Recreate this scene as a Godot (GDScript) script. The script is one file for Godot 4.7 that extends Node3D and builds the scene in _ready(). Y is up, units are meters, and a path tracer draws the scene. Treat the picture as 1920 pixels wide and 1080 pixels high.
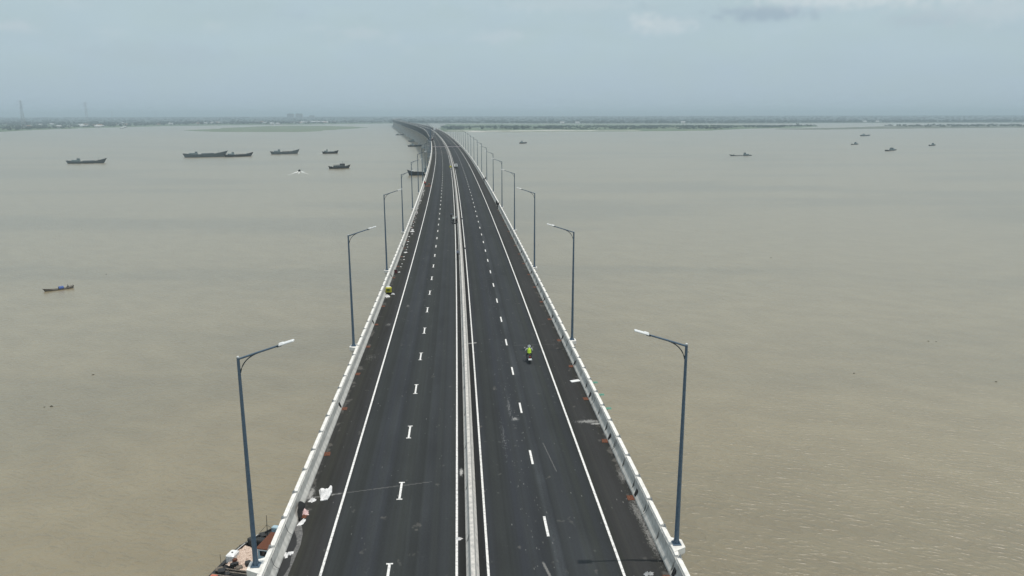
extends Node3D
# A long road bridge over a wide silty river, seen from a drone above the deck. World: y = 0 is the water, -z is ahead.

const STEP := 5.0
const KNOT := [0.0, 100.0, 250.0, 400.0, 600.0, 800.0, 1050.0, 1350.0, 1700.0, 2200.0, 3000.0, 4000.0]
const KAPPA := [-30.859, -78.161, -52.984, -76.537, -74.071, -34.082, -75.642, -58.814, -40.068, 30.193, -27.1, 48.967]
const VERT := [52.088, 140.836, -12.882, -21.461, 59.642, -52.295, -108.385, 44.501, -9.967, -13.757, -4.83, 6.421]
const BASE := 35.0          # the parapet top at s = 0 above the water
const END := 5560.0
var px := PackedFloat32Array()
var py := PackedFloat32Array()
var pz := PackedFloat32Array()
var pt := PackedFloat32Array()
var M := {}
var used := {}
var rng := RandomNumberGenerator.new()

# ---------------------------------------------------------------- the line of the bridge
func knot(a: Array, s: float) -> float:
	for i in KNOT.size() - 1:
		if s <= KNOT[i + 1]:
			return lerpf(a[i], a[i + 1], (s - KNOT[i]) / (KNOT[i + 1] - KNOT[i]))
	return a[-1]

func lay_line() -> void:
	var x := 0.354027
	var y := 0.0
	var z := 0.0
	var th := -0.0680268
	var sl := 0.00055755
	for i in 1130:
		px.append(x); py.append(y); pz.append(z); pt.append(th)
		x += sin(th) * STEP; z += cos(th) * STEP; y += sl * STEP
		th += knot(KAPPA, i * STEP) * 1e-6 * STEP
		sl += knot(VERT, i * STEP) * 1e-7 * STEP

func frame(s: float) -> Array:          # x, y, z (forward), heading
	var f := s / STEP
	var i := clampi(int(floor(f)), 0, px.size() - 2)
	var t := f - i
	return [lerpf(px[i], px[i + 1], t), lerpf(py[i], py[i + 1], t), lerpf(pz[i], pz[i + 1], t), lerpf(pt[i], pt[i + 1], t)]

func at(s: float, off: float, up: float) -> Vector3:
	var f := frame(s)
	return Vector3(f[0] + off * cos(f[3]), BASE + f[1] + up, -f[2] + off * sin(f[3]))

func spot(s: float, off: float, up := -1.0, turn := 0.0) -> Transform3D:   # x to the right of the road, -z ahead
	return Transform3D(Basis(Vector3.UP, -float(frame(s)[3]) + turn), at(s, off, up))

# ---------------------------------------------------------------- mesh helpers
class Mk:
	var st := SurfaceTool.new()
	var tint := Color(1, 1, 1)
	func _init() -> void:
		st.begin(Mesh.PRIMITIVE_TRIANGLES)
	func v(p: Vector3, n: Vector3, uv := Vector2.ZERO) -> void:
		st.set_normal(n); st.set_uv(uv); st.set_color(tint); st.add_vertex(p)
	func tri(a: Vector3, b: Vector3, c: Vector3, n: Vector3, ua := Vector2.ZERO, ub := Vector2.ZERO, uc := Vector2.ZERO) -> void:
		if (c - a).cross(b - a).dot(n) >= 0.0:
			v(a, n, ua); v(b, n, ub); v(c, n, uc)
		else:
			v(a, n, ua); v(c, n, uc); v(b, n, ub)
	func flat(a: Vector3, b: Vector3, c: Vector3, away: Vector3) -> void:     # one flat face that looks away from a point inside
		var n := (b - a).cross(c - a)
		if n.length_squared() < 1e-14:
			return
		n = n.normalized()
		if n.dot((a + b + c) / 3.0 - away) < 0.0:
			n = -n
		tri(a, b, c, n)
	func quad(a: Vector3, b: Vector3, c: Vector3, d: Vector3, away: Vector3) -> void:
		flat(a, b, c, away); flat(a, c, d, away)
	func sheet(a: Vector3, b: Vector3, c: Vector3, d: Vector3, n: Vector3, ua := Vector2.ZERO, ub := Vector2.ZERO, uc := Vector2.ZERO, ud := Vector2.ZERO) -> void:
		tri(a, b, c, n, ua, ub, uc); tri(a, c, d, n, ua, uc, ud)
	func hexa(p: Array) -> void:          # eight corners: bottom four round, then top four round
		var m := Vector3.ZERO
		for q in p:
			m += q / 8.0
		quad(p[0], p[1], p[2], p[3], m); quad(p[4], p[5], p[6], p[7], m)
		for i in 4:
			var j := (i + 1) % 4
			quad(p[i], p[j], p[j + 4], p[i + 4], m)
	func box(c: Vector3, size: Vector3, b := Basis.IDENTITY, top := 1.0) -> void:     # top < 1 narrows the upper face
		var h := size / 2.0
		var p := []
		for y in [-1.0, 1.0]:
			var k := 1.0 if y < 0 else top
			for q in [[-1, -1], [1, -1], [1, 1], [-1, 1]]:
				p.append(c + b * Vector3(q[0] * h.x * k, y * h.y, q[1] * h.z * k))
		hexa(p)
	func bevel(c: Vector3, size: Vector3, r: float, b := Basis.IDENTITY) -> void:     # a box with chamfered upright and upper edges
		var h := size / 2.0
		var rings := [[-h.y, 0.0], [h.y - r, 0.0], [h.y, r]]
		var loops := []
		for g in rings:
			var x: float = h.x - g[1]
			var z: float = h.z - g[1]
			var k: float = r
			var l := []
			for q in [Vector2(-x + k, -z), Vector2(x - k, -z), Vector2(x, -z + k), Vector2(x, z - k), Vector2(x - k, z), Vector2(-x + k, z), Vector2(-x, z - k), Vector2(-x, -z + k)]:
				l.append(c + b * Vector3(q.x, g[0], q.y))
			loops.append(l)
		for i in 2:
			for j in 8:
				quad(loops[i][j], loops[i][(j + 1) % 8], loops[i + 1][(j + 1) % 8], loops[i + 1][j], c)
		for j in range(1, 7):
			flat(loops[2][0], loops[2][j], loops[2][j + 1], c)
			flat(loops[0][0], loops[0][j], loops[0][j + 1], c)
	func tube(p: Array, r: Array, n := 8, caps := true) -> void:
		var rings := []
		var norms := []
		for i in p.size():
			var d: Vector3 = (p[mini(i + 1, p.size() - 1)] - p[maxi(i - 1, 0)]).normalized()
			var a := d.cross(Vector3.UP if absf(d.y) < 0.9 else Vector3.RIGHT).normalized()
			var b := d.cross(a).normalized()
			var ring := []
			var nn := []
			for k in n:
				var w := TAU * k / n
				var o := a * cos(w) + b * sin(w)
				ring.append(p[i] + o * float(r[mini(i, r.size() - 1)])); nn.append(o)
			rings.append(ring); norms.append(nn)
		for i in p.size() - 1:
			for k in n:
				var j := (k + 1) % n
				var q := [rings[i][k], rings[i][j], rings[i + 1][j], rings[i + 1][k]]
				var m := [norms[i][k], norms[i][j], norms[i + 1][j], norms[i + 1][k]]
				for t in [[0, 1, 2], [0, 2, 3]]:
					var a: Vector3 = q[t[0]]
					var b: Vector3 = q[t[1]]
					var c: Vector3 = q[t[2]]
					var o: Array = t if (c - a).cross(b - a).dot(m[t[0]]) >= 0 else [t[0], t[2], t[1]]
					for e in o:
						v(q[e], m[e])
		if caps:
			for e in [0, p.size() - 1]:
				var inner: Vector3 = p[1] if e == 0 else p[-2]
				for k in n:
					flat(p[e], rings[e][k], rings[e][(k + 1) % n], inner)
	func done() -> ArrayMesh:
		return st.commit()

func numbered(called: String) -> String:
	var n: int = used.get(called, -1) + 1
	used[called] = n
	return called if n == 0 else "%s_%03d" % [called, n]

func obj(called: String, mesh: Mesh, m: Material, parent: Node3D = self, place := Transform3D.IDENTITY) -> MeshInstance3D:
	var o := MeshInstance3D.new()
	o.name = numbered(called) if parent == self else called
	o.mesh = mesh
	o.material_override = m
	o.transform = place
	parent.add_child(o, true)
	return o

func tag(o: Node3D, label: String, category := "", group := "", kind := "") -> Node3D:
	if label: o.set_meta("label", label)
	if category: o.set_meta("category", category)
	if group: o.set_meta("group", group)
	if kind: o.set_meta("kind", kind)
	return o

func thing(called: String, place: Transform3D, label: String, category: String, group := "") -> Node3D:
	var o := Node3D.new()
	o.name = numbered(called)
	add_child(o, true)
	o.transform = place
	tag(o, label, category, group)
	return o

func copy(o: Node3D, place: Transform3D, label := "") -> Node3D:
	var c: Node3D = o.duplicate()
	c.name = numbered(String(o.name).get_slice("_0", 0))
	add_child(c, true)
	c.transform = place
	if label: c.set_meta("label", label)
	return c

# profile: points (off, up) listed so that going left to right runs over the top
func sweep(profile: Array, s0: float, s1: float, step: float, ends := true) -> ArrayMesh:
	var k := Mk.new()
	var n := int(ceil((s1 - s0) / step))
	for e in profile.size() - 1:
		var a: Vector2 = profile[e]
		var b: Vector2 = profile[e + 1]
		var d := (b - a).normalized()
		for i in n:
			var sa := lerpf(s0, s1, float(i) / n)
			var sb := lerpf(s0, s1, float(i + 1) / n)
			var th: float = frame((sa + sb) / 2)[3]
			var nn := Vector3(cos(th) * -d.y, d.x, sin(th) * -d.y)
			k.sheet(at(sa, a.x, a.y), at(sa, b.x, b.y), at(sb, b.x, b.y), at(sb, a.x, a.y), nn, Vector2(sa, a.x), Vector2(sa, b.x), Vector2(sb, b.x), Vector2(sb, a.x))
	if ends:
		for s in [s0, s1]:
			var inner := at((s0 + s1) / 2, profile[0].x, profile[0].y)
			for e in range(1, profile.size() - 1):
				k.flat(at(s, profile[0].x, profile[0].y), at(s, profile[e].x, profile[e].y), at(s, profile[e + 1].x, profile[e + 1].y), inner)
	return k.done()

# ---------------------------------------------------------------- materials
func mat(c: Color, rough := 0.8, metal := 0.0, spec := 0.5) -> StandardMaterial3D:     # c: real base colour, linear
	var m := StandardMaterial3D.new()
	m.albedo_color = c.linear_to_srgb()
	m.roughness = rough
	m.metallic = metal
	m.metallic_specular = spec
	return m

func noise(freq: float, octaves := 4, seed_ := 1, kind := FastNoiseLite.TYPE_SIMPLEX_SMOOTH) -> FastNoiseLite:
	var n := FastNoiseLite.new()
	n.noise_type = kind
	n.frequency = freq
	n.seed = seed_
	n.fractal_octaves = octaves
	return n

func mottle(n: FastNoiseLite, size: int, stops: Array) -> ImageTexture:      # a seamless noise picture through colours (linear) at heights 0 to 1
	var g := Gradient.new()
	g.offsets = PackedFloat32Array(stops.map(func(q): return q[0]))
	g.colors = PackedColorArray(stops.map(func(q): return (q[1] as Color).linear_to_srgb()))
	var src := n.get_seamless_image(size, size)
	var out := Image.create(size, size, false, Image.FORMAT_RGB8)
	for y in size:
		for x in size:
			out.set_pixel(x, y, g.sample(src.get_pixel(x, y).r))
	return ImageTexture.create_from_image(out)

func rough_mat(stops: Array, scale: float, seed_: int, rough := 0.85, freq := 0.02, size := 256, bump := 0.0) -> StandardMaterial3D:
	var m := mat(Color(1, 1, 1), rough)
	var n := noise(freq, 5, seed_)
	m.albedo_texture = mottle(n, size, stops)
	m.uv1_triplanar = true
	m.uv1_world_triplanar = true
	m.uv1_scale = Vector3.ONE / scale
	if bump > 0.0:
		m.heightmap_enabled = true
		m.heightmap_scale = bump
		m.heightmap_texture = ImageTexture.create_from_image(n.get_seamless_image(size, size))
	return m

func road_picture(w: int, h: int, s0: float, length: float, near: bool) -> ImageTexture:
	var im := Image.create(w, h, false, Image.FORMAT_RGB8)
	var streak := noise(0.5, 3, 11)
	var patch := noise(0.16, 4, 12)
	var fine := noise(2.5, 2, 13)
	var dust := noise(0.55, 4, 14)
	var r := RandomNumberGenerator.new()
	r.seed = 5
	var band := PackedFloat32Array()
	for y in h:
		var off := -10.5 + 21.0 * (y + 0.5) / h
		band.append(streak.get_noise_1d(off * 2.2) * 0.26 + streak.get_noise_1d(off * 9.0 + 50) * 0.10)
	for y in h:
		var off := -10.5 + 21.0 * (y + 0.5) / h
		var ao := absf(off)
		var lane := smoothstep(7.6, 8.3, ao)              # the shoulders were laid in a browner mix than the lanes
		var edge := smoothstep(9.2, 10.3, ao)
		var core := 1.0 - smoothstep(0.62, 0.80, ao)      # newer, blacker strip along the median
		for x in w:
			var s := s0 + length * (x + 0.5) / w
			var wave := s if near else s0 + length / TAU * 6.0 * sin(TAU * (x + 0.5) / w)
			var t := 1.0 + band[y] + 0.16 * patch.get_noise_2d(wave * 0.12, off) + 0.10 * patch.get_noise_2d(wave * 0.9, off * 1.4 + 40) + 0.13 * fine.get_noise_2d(wave * 5.0, off * 5.0)
			var c := Color(0.0298, 0.0335, 0.0368).lerp(Color(0.0305, 0.0312, 0.0306), lane)
			c = c.lerp(Color(0.014, 0.014, 0.0135), core * 0.8) * t
			for g in [[4.6, 0.38, 0.34], [3.2, 0.25, 0.14], [6.3, 0.5, 0.12], [1.7, 0.35, 0.14], [-2.6, 0.45, 0.16], [-5.6, 0.5, 0.18], [-3.6, 0.12, 0.16], [-8.8, 0.3, 0.14]]:
				var e: float = absf(off - g[0] - 0.12 * patch.get_noise_1d(wave * 0.4)) / g[1]
				if e < 1.0:      # dust tracked along wheel paths and paving seams
					c = c * (1.0 + g[2] * (1.0 - e * e) * clampf(0.7 + 1.6 * patch.get_noise_2d(wave * 0.5 + 70.0, g[0] * 9.0) + 0.8 * fine.get_noise_2d(wave * 2.0, off * 3.0), 0.0, 1.6))
			c.b *= 1.0 + 0.16 * streak.get_noise_1d(off * 1.6 + 200.0)
			var d := dust.get_noise_2d(wave * 0.7, off * 1.3) + 0.5 * dust.get_noise_2d(wave * 3.0 + 90, off * 3.0)
			var k := clampf((d - 0.62 + edge * 0.56) * 2.4, 0.0, 0.62)
			c = c.lerp(Color(0.115, 0.112, 0.105), k)
			im.set_pixel(x, y, c.linear_to_srgb())
	# dust streaks along the wheel paths, spilled specks and drips
	var specks := 1000 if near else 250
	for i in specks:
		var x := r.randi_range(0, w - 1)
		var y := r.randi_range(0, h - 1)
		if r.randf() < 0.35:
			y = clampi(int((r.randfn(3.6, 0.5) + 10.5) / 21.0 * h), 0, h - 1)
		var b := r.randf_range(0.07, 0.24)
		for j in r.randi_range(1, 2):
			im.set_pixel(posmod(x + j, w), y, Color(b, b, b * 0.97).linear_to_srgb())
	if near:
		var line := func(sa: float, oa: float, sb: float, ob: float, width: float, bright: float, broken: float) -> void:
			for i in 500:
				var t := i / 499.0
				if r.randf() < broken:
					continue
				var s := lerpf(sa, sb, t) + r.randfn(0, 0.015)
				var o := lerpf(oa, ob, t)
				for j in range(-int(width / 2), int(width / 2) + 1):
					var xx := int((s - s0) / length * w)
					var yy := int((o + 10.5) / 21.0 * h) + (j if absf(ob - oa) < absf(sb - sa) else 0)
					var xj := xx + (0 if absf(ob - oa) < absf(sb - sa) else j)
					if xj >= 0 and xj < w and yy >= 0 and yy < h:
						var was := im.get_pixel(xj, yy)
						im.set_pixel(xj, yy, was.lerp(Color(bright, bright, bright * 0.98).linear_to_srgb(), r.randf_range(0.3, 0.8)))
		line.call(43.95, -10.2, 44.47, -8.1, 1, 0.20, 0.1)
		line.call(44.47, -8.1, 45.6, -2.5, 1, 0.12, 0.35)
		line.call(36.0, 3.75, 33.0, 4.3, 2, 0.16, 0.3)
		line.call(51.0, 5.4, 46.5, 5.8, 1, 0.15, 0.4)
		line.call(160.0, 6.1, 160.8, 9.3, 1, 0.15, 0.3)
		line.call(76.0, 0.4, 76.2, 1.2, 2, 0.25, 0.1)
		line.call(75.0, 5.0, 75.1, 9.8, 1, 0.10, 0.6)
		for b in [[54.7, 9.4, 0.28, 0.9, 900, 0.24], [54.2, 9.9, 0.15, 0.4, 300, 0.32], [55.6, 3.7, 0.35, 0.25, 160, 0.3], [58.0, 3.4, 2.0, 0.12, 120, 0.3], [46.8, -0.55, 0.5, 0.12, 160, 0.5], [52.0, 2.6, 3.0, 0.15, 120, 0.25], [84.0, -8.6, 0.5, 0.25, 120, 0.25], [92.5, -6.9, 0.7, 0.2, 110, 0.22], [72.0, -9.3, 1.2, 0.5, 90, 0.3], [44.6, -10.0, 0.8, 0.18, 500, 0.3], [38.2, 10.0, 2.4, 0.2, 500, 0.22], [41.0, 9.95, 1.6, 0.25, 500, 0.2], [45.5, 10.0, 1.0, 0.2, 300, 0.2]]:
			for i in b[4]:
				var x := int((r.randfn(b[0], b[2] * 0.5) - s0) / length * w)
				var y := int((r.randfn(b[1], b[3] * 0.5) + 10.5) / 21.0 * h)
				if x >= 0 and x < w and y >= 0 and y < h:
					im.set_pixel(x, y, im.get_pixel(x, y).lerp(Color(b[5], b[5], b[5] * 0.98).linear_to_srgb(), 0.45))
	return ImageTexture.create_from_image(im)

func make_materials() -> void:
	M.concrete = rough_mat([[0.0, Color(0.30, 0.30, 0.29)], [0.45, Color(0.43, 0.43, 0.41)], [0.7, Color(0.50, 0.50, 0.48)], [1.0, Color(0.58, 0.57, 0.54)]], 3.1, 21, 0.85, 0.02, 256, 0.3)
	M.coping = rough_mat([[0.0, Color(0.60, 0.59, 0.57)], [0.5, Color(0.72, 0.71, 0.68)], [1.0, Color(0.80, 0.79, 0.77)]], 2.3, 22, 0.8)
	M.median = rough_mat([[0.0, Color(0.32, 0.32, 0.31)], [0.4, Color(0.46, 0.45, 0.43)], [0.75, Color(0.56, 0.54, 0.51)], [1.0, Color(0.62, 0.60, 0.57)]], 2.4, 23, 0.88, 0.02, 256, 0.3)
	M.pier = rough_mat([[0.0, Color(0.30, 0.30, 0.29)], [0.5, Color(0.40, 0.40, 0.38)], [1.0, Color(0.50, 0.49, 0.46)]], 19.0, 24)
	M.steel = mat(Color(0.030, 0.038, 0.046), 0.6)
	M.lamp = rough_mat([[0.0, Color(0.060, 0.098, 0.142)], [0.5, Color(0.082, 0.128, 0.182)], [1.0, Color(0.112, 0.168, 0.225)]], 1.3, 25, 0.42)
	M.lamp.metallic_specular = 0.5
	M.lamp_dark = mat(Color(0.035, 0.050, 0.062), 0.45)
	M.luminaire = mat(Color(0.70, 0.72, 0.73), 0.4)
	M.lens = mat(Color(0.30, 0.31, 0.32), 0.2)
	M.paint = rough_mat([[0.0, Color(0.30, 0.30, 0.30)], [0.28, Color(0.58, 0.58, 0.57)], [0.45, Color(0.70, 0.70, 0.69)], [1.0, Color(0.78, 0.78, 0.77)]], 1.3, 26, 0.6)
	M.paint_worn = rough_mat([[0.0, Color(0.20, 0.20, 0.20)], [0.4, Color(0.42, 0.42, 0.42)], [1.0, Color(0.62, 0.62, 0.61)]], 2.1, 27, 0.7)
	M.rust = rough_mat([[0.0, Color(0.035, 0.014, 0.009)], [0.5, Color(0.12, 0.038, 0.016)], [1.0, Color(0.21, 0.075, 0.03)]], 0.6, 28, 0.85)
	M.black = mat(Color(0.012, 0.012, 0.013), 0.6)
	M.rubber = mat(Color(0.018, 0.018, 0.019), 0.75)
	M.sack = rough_mat([[0.0, Color(0.52, 0.52, 0.52)], [0.5, Color(0.72, 0.72, 0.73)], [1.0, Color(0.82, 0.82, 0.83)]], 0.7, 29, 0.6)
	M.pink = mat(Color(0.68, 0.50, 0.50), 0.7)
	M.maroon = mat(Color(0.10, 0.025, 0.03), 0.6)
	M.white = mat(Color(0.80, 0.81, 0.82), 0.35)
	M.glass_dark = mat(Color(0.015, 0.018, 0.02), 0.08)
	M.chrome = mat(Color(0.6, 0.6, 0.6), 0.2, 1.0)
	M.red = mat(Color(0.45, 0.02, 0.02), 0.35)
	M.bike = mat(Color(0.015, 0.015, 0.017), 0.3)
	M.yellow = rough_mat([[0.0, Color(0.22, 0.22, 0.01)], [0.5, Color(0.42, 0.40, 0.02)], [1.0, Color(0.52, 0.48, 0.05)]], 0.5, 30, 0.6)
	M.green = mat(Color(0.16, 0.36, 0.28), 0.6)
	M.hivis = mat(Color(0.56, 0.82, 0.06), 0.7)
	M.skin_vertex = mat(Color(1, 1, 1), 0.75)
	M.skin_vertex.vertex_color_use_as_albedo = true
	M.hull = rough_mat([[0.0, Color(0.045, 0.060, 0.066)], [0.5, Color(0.085, 0.108, 0.118)], [1.0, Color(0.13, 0.14, 0.14)]], 6.0, 31, 0.6)
	M.hull_black = rough_mat([[0.0, Color(0.010, 0.012, 0.013)], [0.6, Color(0.02, 0.022, 0.024)], [1.0, Color(0.05, 0.045, 0.04)]], 3.0, 32, 0.65)
	M.hold = rough_mat([[0.0, Color(0.10, 0.11, 0.10)], [0.5, Color(0.17, 0.17, 0.16)], [1.0, Color(0.24, 0.23, 0.21)]], 5.0, 33)
	M.cabin = mat(Color(0.17, 0.22, 0.23), 0.6)
	M.cabin_blue = mat(Color(0.36, 0.50, 0.58), 0.6)
	M.wood = rough_mat([[0.0, Color(0.06, 0.05, 0.04)], [0.5, Color(0.14, 0.12, 0.10)], [1.0, Color(0.24, 0.21, 0.17)]], 1.4, 34)
	M.tarp = rough_mat([[0.0, Color(0.26, 0.17, 0.13)], [0.42, Color(0.50, 0.38, 0.31)], [0.6, Color(0.66, 0.54, 0.46)], [1.0, Color(0.74, 0.64, 0.56)]], 1.6, 35, 0.85, 0.03, 256, 2.0)
	M.tarp_blue = mat(Color(0.02, 0.075, 0.28), 0.55)
	M.foam = mat(Color(0.80, 0.82, 0.80), 0.9)
	M.weed = mat(Color(0.035, 0.035, 0.022), 0.9)
	M.sand = rough_mat([[0.0, Color(0.16, 0.17, 0.13)], [0.42, Color(0.30, 0.29, 0.25)], [0.6, Color(0.46, 0.45, 0.41)], [1.0, Color(0.62, 0.60, 0.56)]], 420.0, 36)
	M.mud = rough_mat([[0.0, Color(0.06, 0.075, 0.045)], [0.5, Color(0.10, 0.11, 0.08)], [1.0, Color(0.17, 0.165, 0.135)]], 300.0, 37)
	M.field = rough_mat([[0.0, Color(0.05, 0.075, 0.04)], [0.4, Color(0.075, 0.115, 0.055)], [0.6, Color(0.10, 0.145, 0.07)], [0.8, Color(0.13, 0.16, 0.09)], [1.0, Color(0.22, 0.21, 0.16)]], 900.0, 38)
	M.forest = rough_mat([[0.0, Color(0.016, 0.026, 0.016)], [0.5, Color(0.026, 0.042, 0.024)], [0.85, Color(0.040, 0.056, 0.034)], [1.0, Color(0.075, 0.085, 0.055)]], 1500.0, 73)
	M.meadow = rough_mat([[0.0, Color(0.085, 0.115, 0.065)], [0.5, Color(0.115, 0.150, 0.088)], [1.0, Color(0.17, 0.20, 0.13)]], 500.0, 39)
	M.leaf = mat(Color(1, 1, 1), 0.9)
	M.leaf.vertex_color_use_as_albedo = true
	M.bark = mat(Color(0.09, 0.07, 0.055), 0.9)
	M.wall = rough_mat([[0.0, Color(0.42, 0.42, 0.40)], [1.0, Color(0.60, 0.60, 0.58)]], 60.0, 40)
	M.tower = mat(Color(0.38, 0.38, 0.37), 0.8)
	M.tower_glass = mat(Color(0.06, 0.07, 0.08), 0.3)
	M.tin = mat(Color(0.46, 0.47, 0.47), 0.6)
	M.tin_rust = mat(Color(0.26, 0.15, 0.10), 0.7)
	M.galvanised = mat(Color(0.36, 0.37, 0.38), 0.5)

# ---------------------------------------------------------------- camera, sky, sun, air
func make_sky() -> void:
	var cam := Camera3D.new()
	cam.name = "camera"
	cam.fov = 41.5621
	cam.near = 0.5
	cam.far = 60000.0
	cam.position = Vector3(0, BASE + 22.2759, 0)
	cam.rotation = Vector3(deg_to_rad(-12.8433), 0, -0.00193)
	add_child(cam)
	cam.current = true
	var w := 2048
	var h := 1024
	var data := PackedFloat32Array()
	data.resize(w * h * 3)
	var soft := noise(1.0, 4, 3)
	var puff := noise(1.0, 5, 4)
	for y in h:
		var el := (0.5 - (y + 0.5) / h) * 180.0
		var base := Color(0.425, 0.528, 0.600)
		if el > 0.0:
			base = base.lerp(Color(0.458, 0.578, 0.630), smoothstep(0.0, 6.0, el))
			base = base.lerp(Color(0.71, 0.77, 0.80), smoothstep(8.0, 55.0, el))
		for x in w:
			var c := base
			if el > -0.2:
				var az := (x + 0.5) / w * TAU
				var er := deg_to_rad(el)
				var d := Vector3(sin(az) * cos(er), sin(er), -cos(az) * cos(er))
				var n := soft.get_noise_3d(d.x * 6.0, d.y * 26.0, d.z * 6.0)
				c = c * (1.0 + 0.030 * n * smoothstep(0.5, 5.0, el))
				c.b *= 1.0 + 0.03 * soft.get_noise_3d(d.x * 9.0 + 7, d.y * 20.0, d.z * 9.0)
				# heaped cloud showing faintly through the haze
				var p := puff.get_noise_3d(d.x * 11.0, d.y * 30.0 + 3.0, d.z * 11.0) + 0.35 * puff.get_noise_3d(d.x * 42.0, d.y * 80.0, d.z * 42.0)
				c = c.lerp(Color(0.60, 0.67, 0.71), clampf((p - 0.30) * 0.6, 0.0, 0.25) * smoothstep(2.5, 7.0, el))
				c = c.lerp(Color(0.34, 0.42, 0.50), clampf((-p - 0.38) * 0.7, 0.0, 0.2) * smoothstep(5.0, 8.0, el))
			var i := (y * w + x) * 3
			data[i] = c.r; data[i + 1] = c.g; data[i + 2] = c.b
	# one cumulus and a grey bank to its right, where they hang in the sky
	for q in [[10.8, 6.1, 2.3, 0.60, Color(0.58, 0.66, 0.70), 0.62], [9.4, 6.5, 1.0, 0.55, Color(0.62, 0.69, 0.72), 0.55], [17.7, 6.7, 3.6, 0.55, Color(0.335, 0.43, 0.52), 0.70], [-0.8, 5.5, 2.0, 0.5, Color(0.55, 0.63, 0.68), 0.45], [-10.7, 5.6, 1.8, 0.4, Color(0.55, 0.63, 0.68), 0.40], [-31.9, 5.3, 1.6, 0.35, Color(0.56, 0.63, 0.68), 0.45], [24.0, 7.5, 7.5, 0.75, Color(0.64, 0.71, 0.74), 0.70], [31.0, 6.3, 5.0, 0.9, Color(0.56, 0.64, 0.68), 0.5], [4.0, 7.6, 6.0, 0.5, Color(0.54, 0.63, 0.68), 0.4], [27.5, 5.9, 3.0, 0.5, Color(0.40, 0.49, 0.56), 0.35], [-24.0, 4.0, 5.0, 0.8, Color(0.42, 0.51, 0.57), 0.30]]:
		for y in range(int((0.5 - (q[1] + 3.0) / 180.0) * h), int((0.5 - (q[1] - 3.0) / 180.0) * h)):
			for xx in range(int((q[0] - 14.0) / 360.0 * w), int((q[0] + 14.0) / 360.0 * w)):
				var x := posmod(xx, w)
				var az: float = (xx + 0.5) / w * 360.0
				var el: float = (0.5 - (y + 0.5) / h) * 180.0
				var wob := 0.7 * puff.get_noise_2d(az * 0.9, el * 1.6) + 0.3 * puff.get_noise_2d(az * 3.0, el * 4.0)
				var r := sqrt(pow((az - q[0]) / q[2], 2) + pow((el - q[1]) / q[3], 2)) + wob
				var k: float = q[5] * (1.0 - smoothstep(0.35, 1.25, r))
				var i := (y * w + x) * 3
				for e in 3:
					data[i + e] = lerpf(data[i + e], (q[4] as Color)[e], k)
	var env := Environment.new()
	env.background_mode = Environment.BG_SKY
	var sky := Sky.new()
	var pm := PanoramaSkyMaterial.new()
	pm.panorama = ImageTexture.create_from_image(Image.create_from_data(w, h, false, Image.FORMAT_RGBF, data.to_byte_array()))
	sky.sky_material = pm
	env.sky = sky
	env.tonemap_mode = Environment.TONE_MAPPER_LINEAR
	env.tonemap_exposure = 1.0
	env.sdfgi_enabled = true
	env.ssao_enabled = true
	env.ssil_enabled = true
	env.fog_enabled = true
	env.fog_density = 0.00015
	env.fog_light_color = Color(0.87, 0.955, 1.0)
	var we := WorldEnvironment.new()
	we.name = "environment"
	we.environment = env
	add_child(we)
	var sun := DirectionalLight3D.new()
	sun.name = "sun"
	sun.light_energy = 0.82
	sun.light_color = Color(1.0, 0.965, 0.92)
	sun.light_angular_distance = 0.53
	sun.shadow_enabled = true
	add_child(sun)
	sun.look_at_from_position(Vector3(2.564, 12.836, 0.119), Vector3.ZERO, Vector3.FORWARD)

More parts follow.
